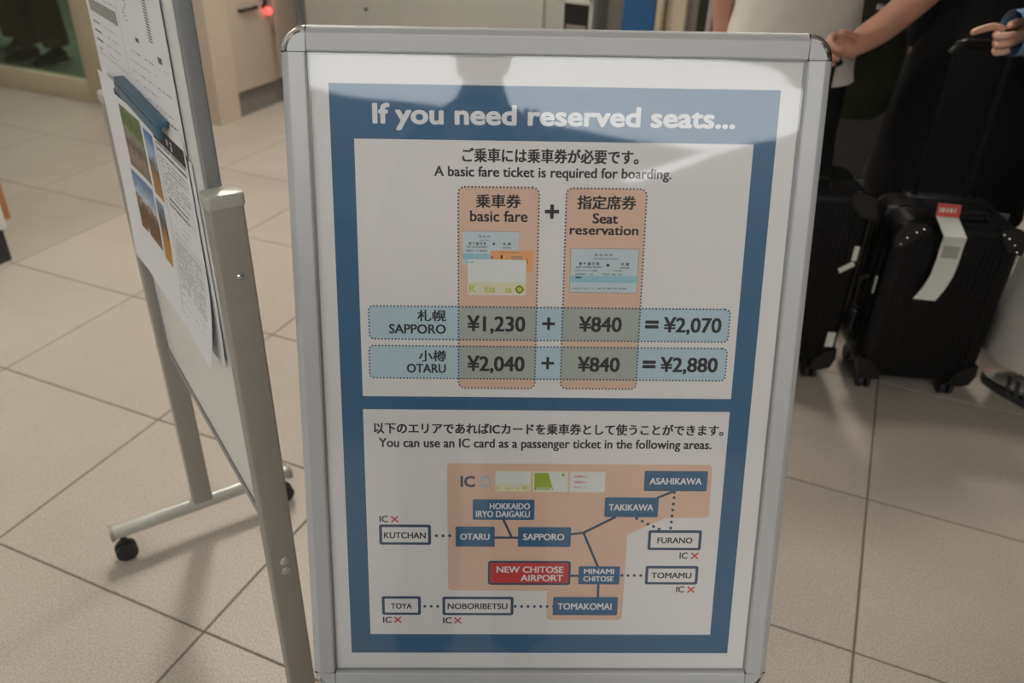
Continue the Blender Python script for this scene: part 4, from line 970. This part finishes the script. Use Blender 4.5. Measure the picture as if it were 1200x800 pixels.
    if coat:
        mt, end, w_ = coat
        rg = [ring(Q(0, 0, end), 0.25*k*w_, 0.19*k*w_, rot=rot), ring(Q(0, 0, 0.75), 0.225*k*w_, 0.165*k*w_, rot=rot), ring(Q(0, 0, 1.05), 0.205*k*slim, 0.145*k, rot=rot), ring(Q(0, 0, 1.30), 0.205*k*slim, 0.14*k, rot=rot), ring(Q(0, 0, 1.40), 0.19*k*slim, 0.12*k, rot=rot), ring(Q(0, 0, 1.46), 0.12*k, 0.09*k, rot=rot)]
        cloth('coat', mt, rg, t, 0.012)
        for sd in ('l', 'r'):
            p = [Vector(x) for x in ar[sd]['pts']]; sl_ = ar[sd].get('sleeve', 1.85)
            rg = limb_rings(p[0]+(p[0]-p[1]).normalized()*0.03, p[1], 0.083*k, 0.066*k) + limb_rings(p[1], p[1].lerp(p[2], sl_-1), 0.066*k, 0.052*k)[1:]
            cloth('coat_sleeve', ar[sd].get('sleeve_m', mt), rg, t, 0.004)
    return t, Q
# man in the off-white T-shirt, hand on the luggage handle (his left arm is on the picture's right)
tee_loc = (0.825, 2.66, 0)
tee, Qt = person(tee_loc, 'man in off-white T-shirt and black trousers, one hand by the poster stand corner', 1.74, (0.0, -1, 0), 'skin',
    arms={'l': dict(pts=[(1.02, 2.62, 1.42), (1.17, 2.50, 1.15), (0.905, 2.33, 0.972)], palm=(-0.92, -0.25, 0.10), side=(-0.15, -0.5, 0.85), curl=(-0.1, -0.35, -0.95), curls=(0.35, 0.75, 0.75, 0.78, 0.82), sleeve=0.5, rad=(0.055, 0.052, 0.037), hs=1.15, th=(1.0, 0.30)),
          'r': dict(pts=[(0.645, 2.66, 1.41), (0.60, 2.72, 1.13), (0.625, 2.70, 0.88)], palm=(0, -0.2, -1), side=(0, -1, 0), curl=(1, 0, 0), curls=(0.2, 0.4, 0.4, 0.45, 0.5), sleeve=0.5)},
    top=('tee', 0.80, 0.009), bottom=('blackcloth', 0.97, 1.1), slim=1.0)
# dark olive bag hanging at his side
ob = thing('shoulder_bag', (1.12, 2.93, 0.55), 'dark olive canvas shoulder bag hanging beside the man in the T-shirt', 'bag')
cloth('bag_body', 'olive', [ring((1.16, 2.93, 0.63), 0.105, 0.06), ring((1.16, 2.93, 0.66), 0.13, 0.075), ring((1.16, 2.93, 0.84), 0.135, 0.08), ring((1.155, 2.93, 1.03), 0.12, 0.07), ring((1.15, 2.93, 1.12), 0.09, 0.05)], ob, 0.010)
MB().tube([(1.10, 2.93, 1.11), (1.09, 2.92, 1.25), (1.13, 2.92, 1.33), (1.19, 2.92, 1.25), (1.20, 2.93, 1.11)], 0.012, 8, flat=0.4).build('strap', 'olive', ob, True)
MB().box((1.15, 2.85, 1.00), (0.030, 0.006, 0.018), bev=0.002).build('buckle', 'rivet', ob, True)
# person in the long black coat
bc, Qb = person((1.60, 2.98, 0), 'person in a long black coat and black trousers standing behind the tagged suitcase', 1.66, (-0.1, -1, 0), 'skin2', coat=('blackcloth', 0.28, 1.22), bottom=('blackcloth', 0.97, 1.6), long_hair=True,
    arms={'l': dict(pts=[(1.79, 2.95, 1.34), (1.86, 2.90, 1.08), (1.70, 2.80, 0.92)], palm=(-0.9, -0.2, -0.1), side=(0, 0, 1), curl=(0, 1, 0), curls=(0.3, 0.6, 0.6, 0.6, 0.6), sleeve=2.0),
          'r': dict(pts=[(1.42, 2.95, 1.34), (1.37, 2.98, 1.08), (1.40, 3.06, 0.86)], palm=(0, 0.3, -1), side=(0, -1, 0), curl=(1, 0, 0), curls=(0.3, 0.6, 0.6, 0.6, 0.6), sleeve=2.0)})
# person at the right edge: dark jacket, denim cuff, pale wide trousers, striped trainer; faces away to the left, pointing
pr_loc = (1.80, 2.16, 0)
pc, Qc = person(pr_loc, 'person with denim cuff, pointing finger, pale wide trousers and striped trainer at the right edge', 1.64, (-0.40, 0.92, 0), 'skin2',
    arms={'l': dict(pts=[(1.62, 2.10, 1.34), (1.45, 2.06, 1.13), (1.168, 2.00, 1.090)], palm=(-0.92, 0.0, -0.22), side=(-0.25, 0.1, 0.95), curl=(-0.05, -0.35, -0.92), curls=(0.9, 0.18, 0.98, 0.98, 0.98), sleeve=1.86, th=(0.5, 0.0)),
          'r': dict(pts=[(1.99, 2.24, 1.34), (2.05, 2.26, 1.08), (2.0, 2.36, 0.86)], palm=(0, 0.2, -1), side=(0, 1, 0), curl=(-1, 0, 0), curls=(0.2, 0.4, 0.4, 0.45, 0.5), sleeve=1.86)},
    legs={'l': [(1.66, 2.13, 0.87), (1.61, 2.11, 0.48), (1.555, 2.075, 0.09)], 'r': [(1.90, 2.20, 0.87), (1.93, 2.20, 0.48), (1.95, 2.26, 0.09)]},
    coat=('navycloth', 0.46, 0.92), bottom=('greycloth', 0.84, 2.6), shoes=False)
cf = limb_rings((1.262, 2.008, 1.062), (1.235, 2.002, 1.057), 0.047, 0.046, steps=2)
cloth('cuff', 'denim', limb_rings((1.225, 1.99, 1.105), (1.105, 1.978, 1.088), 0.052, 0.050, steps=2), pc, 0.001, cap=False)
for (heel, dr, vis) in (((1.635, 1.985, 0), (-0.42, 0.91, 0), True), ((1.98, 2.18, 0), (-0.3, 0.95, 0), False)):
    so = shoe(pc, heel, dr, 'shoegrey', 'trainer', 0.272)
    d = Vector(dr).normalized(); s_v = -d.cross(EZ); hh = Vector(heel)
    stp = MB()
    for k in range(3):
        t_ = 0.090+0.030*k
        stp.add([hh+d*(t_)+s_v*0.0475+EZ*0.020, hh+d*(t_+0.014)+s_v*0.0485+EZ*0.020, hh+d*(t_+0.032)+s_v*0.038+EZ*0.070, hh+d*(t_+0.018)+s_v*0.035+EZ*0.069], [(0, 1, 2, 3)])
    stp.build('stripes', 'shoesole', so, label='three dark stripes')
    tc_ = MB(); tc_.sphere(hh+d*0.245+EZ*0.026, 0.032, 12, sc=(1.0, 0.9, 0.55)); tc_.build('toe_cap', 'shoepink', so, True)
# two people beyond the glass door
gA, _ = person(W(-2.55, 0.68), 'person in dark clothes and mustard trousers behind the glass door, nearest the picture edge', 1.68, (0.2, -1, 0), 'skin', coat=('blackcloth', 0.60, 1.0), bottom=('mustard', 0.97, 1.3))
gB, _ = person(W(-2.06, 0.62), 'person in brown trousers and dark jacket behind the glass door, nearer the notice board', 1.70, (-0.3, -1, 0), 'skin', coat=('olive', 0.72, 0.95), bottom=('brown', 0.97, 1.3))
# photographer behind the viewpoint, mirrored in the poster cover
ph, _ = person((-0.03, -0.30, 0), 'person in dark clothes seen only as a mirrored silhouette in the poster cover', 1.80, (0, 1, 0), 'skin',
    arms={'l': dict(pts=[(-0.17, -0.30, 1.38), (-0.26, -0.22, 1.16), (-0.10, -0.03, 1.34)], palm=(0.3, 0.3, 0.9), side=(1, 0, 0), curl=(0.6, -0.5, 0), curls=(0.4, 0.5, 0.5, 0.5, 0.5), sleeve=1.7),
          'r': dict(pts=[(0.17, -0.30, 1.38), (0.26, -0.22, 1.16), (0.10, -0.03, 1.34)], palm=(-0.3, 0.3, 0.9), side=(-1, 0, 0), curl=(-0.6, -0.5, 0), curls=(0.4, 0.5, 0.5, 0.5, 0.5), sleeve=1.7)},
    top=('navycloth', 0.82, 0.006), sleeve=1.7, bottom=('blackcloth', 0.97, 1.1))
